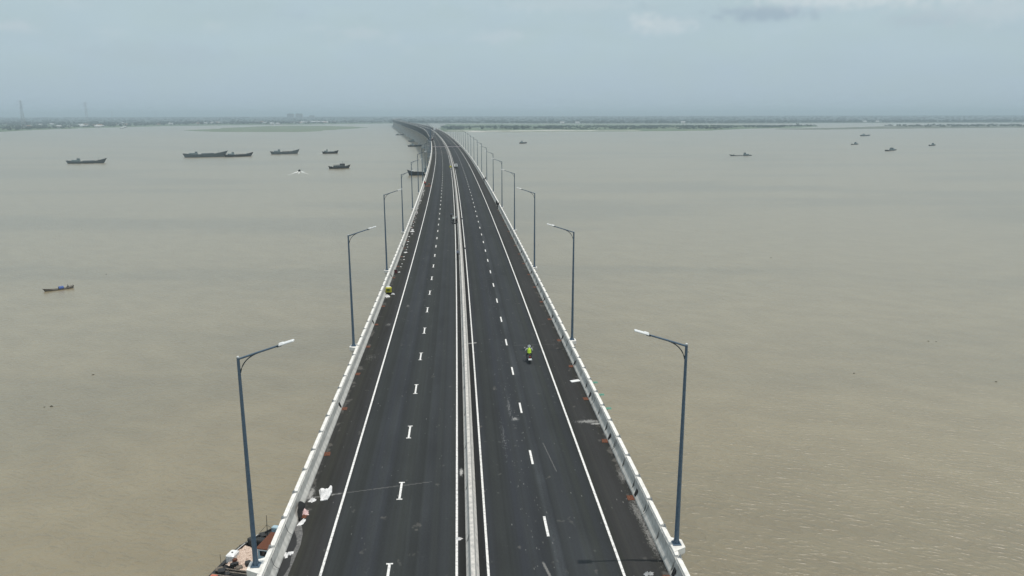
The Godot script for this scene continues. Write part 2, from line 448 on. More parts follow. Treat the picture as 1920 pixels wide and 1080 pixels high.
# ---------------------------------------------------------------- water and land
func make_water() -> void:
	var m := mat(Color(1, 1, 1), 0.38, 0.0, 0.5)
	var big := noise(0.011, 5, 51)
	m.albedo_color = Color(1, 1, 1)
	m.albedo_texture = mottle(noise(0.02, 4, 50), 256, [[0.0, Color(0.206, 0.166, 0.093)], [0.5, Color(0.226, 0.184, 0.105)], [1.0, Color(0.248, 0.204, 0.119)]])
	m.detail_enabled = true
	m.detail_blend_mode = BaseMaterial3D.BLEND_MODE_MUL
	m.detail_uv_layer = BaseMaterial3D.DETAIL_UV_2
	m.detail_albedo = mottle(big, 512, [[0.0, Color(0.78, 0.79, 0.80)], [0.34, Color(0.86, 0.865, 0.87)], [0.46, Color(0.96, 0.96, 0.96)], [0.62, Color(1.0, 1.0, 1.0)], [1.0, Color(1.0, 1.0, 1.0)]])
	m.heightmap_enabled = true
	m.clearcoat_enabled = true
	m.clearcoat = 0.8
	m.clearcoat_roughness = 0.3
	m.heightmap_scale = 27.0
	var wave := noise(0.021, 3, 52)
	wave.fractal_type = FastNoiseLite.FRACTAL_RIDGED
	wave.fractal_gain = 0.36
	wave.domain_warp_enabled = true
	wave.domain_warp_amplitude = 12.0
	wave.domain_warp_frequency = 0.02
	m.heightmap_texture = ImageTexture.create_from_image(wave.get_seamless_image(1024, 1024))
	var k := Mk.new()
	var r := 32000.0
	var c := cos(0.38)
	var s := sin(0.38)
	var p := [Vector3(-r, 0, -r), Vector3(r, 0, -r), Vector3(r, 0, r * 0.1), Vector3(-r, 0, r * 0.1)]
	var uv := []
	var uv2 := []
	for q in p:
		uv.append(Vector2((q.x * c + q.z * s) / 84.0, (q.z * c - q.x * s) / 42.0))
		uv2.append(Vector2(q.x / 2100.0 + 0.3, q.z / 560.0))
	var a := []
	a.resize(Mesh.ARRAY_MAX)
	a[Mesh.ARRAY_VERTEX] = PackedVector3Array(p)
	a[Mesh.ARRAY_NORMAL] = PackedVector3Array([Vector3.UP, Vector3.UP, Vector3.UP, Vector3.UP])
	a[Mesh.ARRAY_TEX_UV] = PackedVector2Array(uv)
	a[Mesh.ARRAY_TEX_UV2] = PackedVector2Array(uv2)
	a[Mesh.ARRAY_INDEX] = PackedInt32Array([0, 1, 2, 0, 2, 3])
	var am := ArrayMesh.new()
	am.add_surface_from_arrays(Mesh.PRIMITIVE_TRIANGLES, a)
	tag(obj("water", am, m), "wide silty tan river with small ripples", "", "", "structure")

func slab(poly: PackedVector2Array, top: float, slope: float) -> ArrayMesh:
	var k := Mk.new()
	var idx := Geometry2D.triangulate_polygon(poly)
	for i in range(0, idx.size(), 3):
		var q := []
		for j in 3:
			q.append(Vector3(poly[idx[i + j]].x, top, poly[idx[i + j]].y))
		k.tri(q[0], q[1], q[2], Vector3.UP)
	var outer: Array = Geometry2D.offset_polygon(poly, slope)
	for i in poly.size():
		var a := poly[i]
		var b := poly[(i + 1) % poly.size()]
		var n := (b - a).orthogonal().normalized()
		if Geometry2D.is_point_in_polygon((a + b) / 2 + n, poly):
			n = -n
		k.sheet(Vector3(a.x, top, a.y), Vector3(b.x, top, b.y), Vector3(b.x + n.x * slope, -1.0, b.y + n.y * slope), Vector3(a.x + n.x * slope, -1.0, a.y + n.y * slope), Vector3(n.x * 0.3, 0.95, n.y * 0.3).normalized())
	return k.done()

func ragged(line: Array, amount: float, seed_: int) -> PackedVector2Array:     # a shoreline with small bays
	var n := noise(0.006, 3, seed_)
	var out := PackedVector2Array()
	for i in line.size() - 1:
		var a: Vector2 = line[i]
		var b: Vector2 = line[i + 1]
		var steps := maxi(1, int(a.distance_to(b) / 45.0))
		for j in steps:
			var p := a.lerp(b, float(j) / steps)
			var w := (b - a).orthogonal().normalized() * n.get_noise_2d(p.x, p.y) * amount
			out.append(p + w)
	out.append(line[-1])
	return out

func tree_mesh(seed_: int, blades: int, lean: Color) -> ArrayMesh:      # a crown of many small leaf clumps through an uneven volume, unit size
	var k := Mk.new()
	var r := RandomNumberGenerator.new()
	r.seed = seed_
	var lobes := []
	for i in 6:
		lobes.append([Vector3(r.randf_range(-0.28, 0.28), r.randf_range(0.38, 0.80), r.randf_range(-0.28, 0.28)), r.randf_range(0.16, 0.30)])
	for i in blades:
		var l: Array = lobes[i % 6]
		var d := Vector3(r.randfn(), r.randfn(), r.randfn()).normalized()
		var c: Vector3 = l[0] + d * l[1] * r.randf_range(0.55, 1.05) * Vector3(1.15, 0.8, 1.15)
		var n := (d + Vector3(r.randf_range(-0.6, 0.6), r.randf_range(-0.2, 0.8), r.randf_range(-0.6, 0.6))).normalized()
		var a := n.cross(Vector3(r.randf(), r.randf(), r.randf())).normalized()
		var b := n.cross(a)
		var sz := r.randf_range(0.06, 0.13)
		k.tint = lean * r.randf_range(0.7, 1.3)
		var pts := []
		for j in 5:
			var w := TAU * j / 5 + r.randf_range(-0.3, 0.3)
			pts.append(c + (a * cos(w) + b * sin(w)) * sz * r.randf_range(0.6, 1.2))
		for j in range(1, 4):
			k.tri(pts[0], pts[j], pts[j + 1], n)
	return k.done()

func rise(z: float) -> float:       # the far country climbs gently away from the river
	return 1.2 + 22.0 * smoothstep(5900.0, 10500.0, -z)

func wood(called: String, label: String, points: Array, meshes: Array, low: float, high: float, ground: float) -> void:
	var parent: Node3D = null
	for v in meshes.size():
		var mine := []
		for i in points.size():
			if i % meshes.size() == v:
				mine.append(points[i])
		var mm := MultiMesh.new()
		mm.transform_format = MultiMesh.TRANSFORM_3D
		mm.mesh = meshes[v]
		mm.instance_count = mine.size()
		for i in mine.size():
			var p: Vector2 = mine[i]
			var hgt := rng.randf_range(low, high)
			var wid := hgt * rng.randf_range(1.0, 1.7)
			mm.set_instance_transform(i, Transform3D(Basis(Vector3.UP, rng.randf() * TAU).scaled(Vector3(wid, hgt, wid)), Vector3(p.x, maxf(ground, rise(p.y)) - hgt * 0.12, p.y)))
		var o := MultiMeshInstance3D.new()
		o.multimesh = mm
		o.material_override = M.leaf
		o.name = numbered(called)
		add_child(o, true)
		tag(o, label, "trees", "", "stuff")

func make_land() -> void:
	var bank := [Vector2(-30000, -1500), Vector2(-6000, -1500), Vector2(-1707, -2231), Vector2(-1890, -2858), Vector2(-2002, -3233), Vector2(-2039, -3706), Vector2(-1961, -4322), Vector2(-1734, -4674), Vector2(-1361, -4956), Vector2(-1205, -5163), Vector2(-830, -5631), Vector2(-219, -5373), Vector2(494, -5110), Vector2(1529, -5046), Vector2(2335, -5300), Vector2(3491, -5285), Vector2(4103, -5231), Vector2(9000, -5100), Vector2(30000, -5100)]
	var shore := ragged(bank.slice(1, 18), 40.0, 61)
	var poly := PackedVector2Array([Vector2(-30000, -1500)])
	poly.append_array(shore)
	poly.append_array(PackedVector2Array([Vector2(30000, -5100), Vector2(30000, -30000), Vector2(-30000, -30000)]))
	tag(obj("ground", slab(poly, 1.2, 6.0), M.field), "flat green far bank of the river", "", "", "structure")
	var hk := Mk.new()
	for i in 24:
		var za := -5900.0 - i * 300.0
		var zb := za - 300.0
		hk.sheet(Vector3(-30000, rise(za) + 0.1, za), Vector3(30000, rise(za) + 0.1, za), Vector3(30000, rise(zb) + 0.1, zb), Vector3(-30000, rise(zb) + 0.1, zb), Vector3.UP)
	hk.sheet(Vector3(-30000, rise(-13100) + 0.1, -13100), Vector3(30000, rise(-13100) + 0.1, -13100), Vector3(30000, 40, -31000), Vector3(-30000, 40, -31000), Vector3.UP)
	tag(obj("hills", hk.done(), M.forest), "gently rising wooded country beyond the river", "", "", "structure")
	var floor_ := PackedVector2Array()
	for q in shore:
		if q.x > -820 and q.x < 8000:
			floor_.append(q + Vector2(0, -40))
	floor_.append_array(PackedVector2Array([Vector2(8000, -6300), Vector2(-820, -6300)]))
	tag(obj("forest_floor", slab(floor_, 1.5, 4.0), M.forest), "dark wooded ground along the far bank", "", "", "structure")
	var bar := [Vector2(-1289, -3047), Vector2(-1090, -2829), Vector2(-936, -2778), Vector2(-757, -2752), Vector2(-718, -2839), Vector2(-732, -3043), Vector2(-720, -3274), Vector2(-682, -3678), Vector2(-817, -3968), Vector2(-996, -4268), Vector2(-1204, -4384), Vector2(-1338, -4234), Vector2(-1347, -3698), Vector2(-1284, -3275), Vector2(-1289, -3047)]
	var barp := ragged(bar, 30.0, 62)
	barp.remove_at(barp.size() - 1)
	tag(obj("grassy_shoal", slab(barp, 0.7, 8.0), M.meadow), "low grassy shoal in the river before the white sheds", "", "", "structure")
	var isl := [Vector2(-268, -2796), Vector2(-147, -2686), Vector2(1, -2672), Vector2(190, -2742), Vector2(414, -2729), Vector2(581, -2806), Vector2(735, -2880), Vector2(973, -3207), Vector2(1282, -3445), Vector2(1465, -3745), Vector2(1527, -3902), Vector2(1503, -4196), Vector2(1322, -4362), Vector2(770, -4654), Vector2(134, -4816), Vector2(-407, -4966), Vector2(-268, -2796)]
	var islp := ragged(isl, 26.0, 63)
	islp.remove_at(islp.size() - 1)
	tag(obj("island", slab(islp, 1.1, 10.0), M.field), "low wooded river island beyond the bridge", "", "", "structure")
	var sandp := PackedVector2Array()
	for q in [[-240, -2790], [-140, -2700], [0, -2690], [190, -2758], [330, -2750], [440, -2760], [470, -2800], [380, -2850], [230, -2870], [190, -2980], [120, -2960], [40, -2880], [-100, -2850], [-230, -2880]]:
		sandp.append(Vector2(q[0], q[1]))
	var sline := []
	for q in sandp: sline.append(q)
	sline.append(sandp[0])
	var sp := ragged(sline, 22.0, 64)
	sp.remove_at(sp.size() - 1)
	tag(obj("sand_bank", slab(sp, 1.6, 3.0), M.sand), "pale sand bank along the island shore", "", "", "structure")
	var spit := [Vector2(1057, -3099), Vector2(1113, -2989), Vector2(1249, -3019), Vector2(1522, -3155), Vector2(1892, -3269), Vector2(2228, -3369), Vector2(2738, -3486), Vector2(3204, -4082), Vector2(2747, -4156), Vector2(2247, -4080), Vector2(1917, -3865), Vector2(1372, -3319), Vector2(1126, -3202), Vector2(1057, -3099)]
	var spitp := ragged(spit, 14.0, 65)
	spitp.remove_at(spitp.size() - 1)
	tag(obj("mud_spit", slab(spitp, 0.8, 8.0), M.mud), "long low mud spit with grass in the river", "", "", "structure")
	var kinds := [tree_mesh(1, 60, Color(0.020, 0.036, 0.020)), tree_mesh(2, 60, Color(0.026, 0.043, 0.022)), tree_mesh(3, 60, Color(0.018, 0.032, 0.021))]
	var clump := noise(0.0035, 3, 66)
	var far := []
	while far.size() < 7000:       # the wooded far bank on both sides of the bridge, as deep as one can see into it
		var z := -5000.0 - 9000.0 * pow(rng.randf(), 1.5)
		var p := Vector2(rng.randf_range(-0.78, 0.78) * -z, z)
		if Geometry2D.is_point_in_polygon(p, poly) and (p.x > -900 or clump.get_noise_2d(p.x, p.y) > -0.25):
			far.append(p)
	for i in shore.size() - 1:     # the line of trees at the water's edge
		var a := shore[i]
		var b := shore[i + 1]
		if a.x < -900:
			continue
		for j in int(a.distance_to(b) / 9.0):
			var q := a.lerp(b, rng.randf())
			far.append(q + Vector2(0, -rng.randf_range(15, 260)))
	wood("far_woodland", "hazy belt of trees along the far bank of the river", far, kinds, 11.0, 22.0, 1.0)
	var left := []
	while left.size() < 1500:
		var z := -3000.0 - 2600.0 * rng.randf()
		var p := Vector2(rng.randf_range(-0.8, -0.2) * -z, z)
		var deep := p + Vector2(0, 420)
		if Geometry2D.is_point_in_polygon(p, poly) and Geometry2D.is_point_in_polygon(deep, poly) and clump.get_noise_2d(p.x, p.y * 2.5) > 0.02:
			left.append(p)
	wood("bank_woodland", "groves of trees among houses on the near bank behind the barges", left, kinds, 7.0, 14.0, 1.0)
	var on := []
	while on.size() < 1700:
		var p := Vector2(rng.randf_range(-350, 1500), rng.randf_range(-3850, -2850))
		var back := p.y < -3000 - 120.0 * clump.get_noise_2d(p.x * 2.0, 9.0)
		if Geometry2D.is_point_in_polygon(p, islp) and back and clump.get_noise_2d(p.x * 1.5, p.y * 1.5) > (0.05 if p.y > -3500 else -0.12):
			on.append(p)
	wood("island_woodland", "scattered green trees and scrub covering the low river island", on, kinds, 4.0, 11.0, 1.0)
	var sc := []
	while sc.size() < 420:
		var p := Vector2(rng.randf_range(1750, 3100), rng.randf_range(-4050, -3300))
		if Geometry2D.is_point_in_polygon(p, spitp) and p.y < -3420 - 40.0 * clump.get_noise_2d(p.x, 3.0):
			sc.append(p)
	wood("spit_woodland", "scrub trees on the wider end of the mud spit", sc, kinds, 5.0, 12.0, 0.7)
	# single taller trees that stand clear of the island scrub
	var crown := tree_mesh(9, 110, Color(0.034, 0.058, 0.030))
	var trunk := Mk.new()
	trunk.tube([Vector3(0, 0, 0), Vector3(0.02, 0.3, 0), Vector3(-0.01, 0.62, 0.02)], [0.035, 0.026, 0.012], 6)
	trunk.tube([Vector3(0.02, 0.3, 0), Vector3(0.16, 0.52, 0.08)], [0.018, 0.008], 5)
	trunk.tube([Vector3(0.01, 0.34, 0), Vector3(-0.15, 0.55, -0.06)], [0.016, 0.008], 5)
	var tm := trunk.done()
	var spots := [[-165, -3040, 15.0], [-120, -3090, 16.0], [-65, -3060, 15.0], [-20, -3075, 16.0], [8, -3020, 14.0], [20, -3110, 18.0], [48, -3060, 14.0], [95, -3080, 13.0], [150, -3100, 15.0], [205, -3120, 12.0], [700, -3100, 12.0], [760, -3150, 13.0], [1420, -3860, 16.0]]
	for i in spots.size():
		var q: Array = spots[i]
		var t := thing("tree", Transform3D(Basis(Vector3.UP, i * 1.7).scaled(Vector3(q[2] * 1.1, q[2], q[2] * 1.1)), Vector3(q[0], 1.1, q[1])), "tall round-crowned tree standing above the scrub on the island", "tree", "taller trees on the river island")
		obj("trunk", tm, M.bark, t)
		obj("crown", crown, M.leaf, t)

func make_far_buildings() -> void:
	# tower blocks
	for q in [[-2555.0, -9000.0, 76.0, 58.0, "broad grey tower block standing farthest from the white shed roofs' gap"], [-2457.0, -9000.0, 76.0, 59.0, "broad grey tower block between its twin and the lower block"], [-2309.0, -9000.0, 58.0, 38.0, "lower narrower grey tower block standing apart from the two broad ones"]]:
		var t := thing("tower_block", Transform3D(Basis.IDENTITY, Vector3(q[0], rise(q[1]), q[1])), q[4], "tower block")
		var k := Mk.new()
		k.box(Vector3(0, q[3] / 2, 0), Vector3(q[2], q[3], 30))
		obj("wall", k.done(), M.tower, t)
		k = Mk.new()
		k.box(Vector3(-q[2] * 0.2, q[3] + 2.0, 0), Vector3(q[2] * 0.25, 4.0, 12))
		k.box(Vector3(q[2] * 0.25, q[3] + 1.4, 0), Vector3(q[2] * 0.2, 2.8, 10))
		obj("roof_house", k.done(), M.tower, t)
		for f in int(q[3] / 7.0):
			k = Mk.new()
			for n in 5:
				k.box(Vector3((n - 2) * q[2] * 0.19, 6.0 + f * 7.0, 15.0), Vector3(q[2] * 0.11, 3.0, 0.4))
			var o := obj("window_row", k.done(), M.tower_glass, t)
	# sheds with pale roofs
	var shed := Mk.new()
	shed.box(Vector3(0, 4, 0), Vector3(1, 8, 1))
	for q in [[-1570.0, -5750.0, 120.0, 9.0, "long bright white roofed shed below the tower blocks"], [-1450.0, -5850.0, 140.0, 11.0, "long greyer roofed shed beside the bright white shed"], [-1730.0, -5500.0, 60.0, 8.0, "short pale shed at the end of the shed row towards the barges"]]:
		var t := thing("shed", Transform3D(Basis.IDENTITY, Vector3(q[0], 1.2, q[1])), q[4], "shed")
		var k := Mk.new()
		k.box(Vector3(0, q[3] * 0.35, 0), Vector3(q[2], q[3] * 0.7, 60))
		obj("wall", k.done(), M.wall, t)
		k = Mk.new()
		var a: float = q[2] / 2 + 1
		var y0: float = q[3] * 0.7
		var y1: float = q[3] * 1.25
		k.quad(Vector3(-a, y0, 31), Vector3(a, y0, 31), Vector3(a, y1, 0), Vector3(-a, y1, 0), Vector3(0, 0, 0))
		k.quad(Vector3(-a, y0, -31), Vector3(a, y0, -31), Vector3(a, y1, 0), Vector3(-a, y1, 0), Vector3(0, 0, 0))
		for e in [-a, a]:
			k.flat(Vector3(e, y0, 31), Vector3(e, y0, -31), Vector3(e, y1, 0), Vector3(0, 0, 0))
		obj("roof", k.done(), M.tin, t)
	# small houses on the near bank
	var hw := Mk.new()
	hw.box(Vector3(0, 2.2, 0), Vector3(14, 4.4, 9))
	var wall := hw.done()
	var hr := Mk.new()
	hr.quad(Vector3(-7.6, 4.3, 5), Vector3(7.6, 4.3, 5), Vector3(7.6, 7.2, 0), Vector3(-7.6, 7.2, 0), Vector3.ZERO)
	hr.quad(Vector3(-7.6, 4.3, -5), Vector3(7.6, 4.3, -5), Vector3(7.6, 7.2, 0), Vector3(-7.6, 7.2, 0), Vector3.ZERO)
	for e in [-7.6, 7.6]:
		hr.flat(Vector3(e, 4.3, 5), Vector3(e, 4.3, -5), Vector3(e, 7.2, 0), Vector3.ZERO)
	var roof := hr.done()
	for i in 64:
		var z := rng.randf_range(-3350, -6200)
		var x := rng.randf_range(-0.69, -0.30) * -z
		if i % 4 == 0:
			z = rng.randf_range(-5300, -6000)
			x = rng.randf_range(-2300, -1250)
		if x > -2080 - (z + 3300) * 0.1 and z > -4700:
			x -= 500
		var white := i % 3 > 0
		var t := thing("house", Transform3D(Basis(Vector3.UP, rng.randf_range(-0.5, 0.5)).scaled(Vector3.ONE * rng.randf_range(0.8, 1.8)), Vector3(x, 1.2, z)), "small white tin-roofed house on the tree-lined bank" if white else "small rusty-roofed house on the tree-lined bank", "house", "white houses on the bank" if white else "rusty-roofed houses on the bank")
		obj("wall", wall, M.wall, t)
		obj("roof", roof, M.tin if white else M.tin_rust, t)
	# three shore huts on the far bank to the right
	for x in [330.0, 430.0, 1120.0, 2420.0, 2520.0]:
		var t := thing("house", Transform3D(Basis.IDENTITY.scaled(Vector3.ONE * 1.8), Vector3(x, 1.2, -5080 - maxf(0, x - 1529) * 0.28)), "pale hut at the water's edge before the far woodland", "house", "pale huts on the far bank")
		obj("wall", wall, M.wall, t)
		obj("roof", roof, M.tin, t)
	# lattice pylons, the line crossing the river
	var py_ := Mk.new()
	var hgt := 127.0
	var half := func(y: float) -> float: return lerpf(11.0, 1.4, pow(y / hgt, 0.62))
	for i in 10:
		var ya := hgt * i / 10.0
		var yb := hgt * (i + 1) / 10.0
		var a: float = half.call(ya)
		var b: float = half.call(yb)
		var ca := [Vector3(-a, ya, -a), Vector3(a, ya, -a), Vector3(a, ya, a), Vector3(-a, ya, a)]
		var cb := [Vector3(-b, yb, -b), Vector3(b, yb, -b), Vector3(b, yb, b), Vector3(-b, yb, b)]
		for j in 4:
			py_.tube([ca[j], cb[j]], [0.55], 4, false)
			py_.tube([ca[j], cb[(j + 1) % 4]], [0.25], 4, false)
			py_.tube([cb[j], ca[(j + 1) % 4]], [0.25], 4, false)
			py_.tube([cb[j], cb[(j + 1) % 4]], [0.22], 4, false)
	var tower := py_.done()
	var arm := Mk.new()
	for y in [92.0, 106.0, 120.0]:
		for e in [-1.0, 1.0]:
			arm.tube([Vector3(e * 2, y, 0), Vector3(e * 15, y + 0.5, 0)], [0.4, 0.2], 4)
			arm.tube([Vector3(e * 2, y + 4, 0), Vector3(e * 15, y + 0.5, 0)], [0.3, 0.2], 4)
	var arms := arm.done()
	for q in [[-2288.0, -3640.0, "tallest lattice pylon standing on the grassy near bank"], [-2310.0, -4230.0, "lattice pylon rising behind the grassy bank's first houses"], [-4363.0, -8500.0, "faint small lattice pylon deep in the haze behind the tree belt"], [-5033.0, -11000.0, "faintest lattice pylon, barely above the hazy tree belt"]]:
		var t := thing("pylon", Transform3D(Basis(Vector3.UP, 0.5), Vector3(q[0], 1.2, q[1])), q[2], "pylon")
		obj("lattice_tower", tower, M.galvanised, t)
		obj("cross_arms", arms, M.galvanised, t)

# ---------------------------------------------------------------- the bridge
func make_road() -> void:
	var near := mat(Color(1, 1, 1), 0.9, 0.0, 0.3)
	near.albedo_texture = road_picture(2048, 512, 20.0, 180.0, true)
	near.uv1_scale = Vector3(1.0 / 180.0, 1.0 / 21.0, 1)
	near.uv1_offset = Vector3(-20.0 / 180.0, 0.5, 0)
	var far := mat(Color(1, 1, 1), 0.9, 0.0, 0.3)
	far.albedo_texture = road_picture(512, 256, 0.0, 180.0, false)
	far.uv1_scale = Vector3(1.0 / 180.0, 1.0 / 21.0, 1)
	far.uv1_offset = Vector3(-20.0 / 180.0, 0.5, 0)
	for m in [near, far]:
		m.texture_repeat = true
	var road := Node3D.new()
	road.name = "road"
	add_child(road)
	tag(road, "dark asphalt four-lane road along the bridge", "", "", "structure")
	obj("asphalt", sweep([Vector2(-10.46, -1.0), Vector2(10.46, -1.0)], 10.0, 200.0, 2.5, false), near, road)
	obj("asphalt", sweep([Vector2(-10.46, -1.0), Vector2(10.46, -1.0)], 200.0, END, 5.0, false), far, road)
	var strip := func(called: String, off: float, width: float, s0: float, s1: float, m: Material) -> void:
		obj(called, sweep([Vector2(off - width / 2, -0.996), Vector2(off + width / 2, -0.996)], s0, s1, 4.0, false), m, road)
	strip.call("edge_line", -7.9, 0.14, 10.0, END, M.paint)
	strip.call("edge_line", 7.82, 0.14, 10.0, END, M.paint)
	for q in [[-0.84, 10.0, 164.0], [-0.84, 166.5, 327.0], [-0.84, 329.5, END]]:
		strip.call("inner_line", q[0], 0.13, q[1], q[2], M.paint)
	for q in [[0.81, 10.0, 132.8], [0.81, 134.4, 171.6], [0.81, 173.6, 329.0], [0.81, 331.5, END]]:
		strip.call("inner_line", q[0], 0.13, q[1], q[2], M.paint)
	# lane dashes: serifed on the left carriageway, plain on the right
	var serif := Mk.new()
	var plain := Mk.new()
	for q in [[0.0, 0.0, 0.16, 2.3], [0.0, 1.10, 0.36, 0.12], [0.0, -1.10, 0.36, 0.12]]:
		if q[2] > 0.3:
			for e in [-1.0, 1.0]:      # the foot's two arms, butted against the stem
				var xa: float = 0.07 * e
				var xb: float = 0.18 * e
				serif.sheet(Vector3(xa, 0, -q[1] - 0.06), Vector3(xb, 0, -q[1] - 0.06), Vector3(xb, 0, -q[1] + 0.06), Vector3(xa, 0, -q[1] + 0.06), Vector3.UP)
		else:
			serif.sheet(Vector3(-0.07, 0, -1.16), Vector3(0.07, 0, -1.16), Vector3(0.07, 0, 1.16), Vector3(-0.07, 0, 1.16), Vector3.UP)
	plain.sheet(Vector3(-0.075, 0, -1.1), Vector3(0.075, 0, -1.1), Vector3(0.075, 0, 1.1), Vector3(-0.075, 0, 1.1), Vector3.UP)
	var sm := serif.done()
	var pm := plain.done()
	var tilt := func(s: float, off: float) -> Transform3D:
		var a := at(s - 1.1, off, -0.996)
		var b := at(s + 1.1, off, -0.996)
		var f := (b - a).normalized()
		var x := f.cross(Vector3.UP).normalized()
		return Transform3D(Basis(x, x.cross(f), -f), (a + b) / 2)
	for i in 115:
		obj("serifed_lane_dash", sm, M.paint, road, tilt.call(26.2 + 9.17 * i, -4.4))
		obj("lane_dash", pm, M.paint, road, tilt.call(30.5 + 9.13 * i, 4.33))
	for q in [[-4.4, 1082.0], [4.33, 1082.0]]:
		var k := Mk.new()
		for i in 200:
			var s: float = q[1] + 9.15 * i
			k.sheet(at(s - 1.1, q[0] - 0.09, -0.996), at(s - 1.1, q[0] + 0.09, -0.996), at(s + 1.1, q[0] + 0.09, -0.996), at(s + 1.1, q[0] - 0.09, -0.996), Vector3.UP)
		tag(obj("far_lane_dash", k.done(), M.paint, road), "", "", "", "stuff")
	# a blacker band across the left carriageway
	var blacker_mat := rough_mat([[0.0, Color(0.010, 0.010, 0.012)], [1.0, Color(0.017, 0.017, 0.019)]], 4.0, 72, 0.9)
	obj("dark_band", sweep([Vector2(-10.1, -0.997), Vector2(-1.0, -0.997)], 458.0, 484.0, 5.0, false), blacker_mat, road)
	# pale tape strung across both carriageways
	var tape := thing("barrier_tape", spot(541.0, 0.0, -1.0), "pale pinkish tape strung on stands right across both carriageways", "barrier tape")
	for q in [[-10.1, -0.4], [0.4, 10.1]]:
		var k := Mk.new()
		k.box(Vector3((q[0] + q[1]) / 2, 0.72, 0), Vector3(q[1] - q[0], 0.34, 0.03))
		obj("tape", k.done(), mat(Color(0.66, 0.56, 0.58), 0.6), tape)
		for i in 4:
			k = Mk.new()
			var x := lerpf(q[0], q[1], i / 3.0)
			k.tube([Vector3(x, 0, 0.05), Vector3(x, 0.95, 0.05)], [0.03], 6)
			k.tube([Vector3(x, 0.0, 0.05), Vector3(x, 0.06, 0.05)], [0.18, 0.14], 8)
			obj("stand", k.done(), M.galvanised, tape)

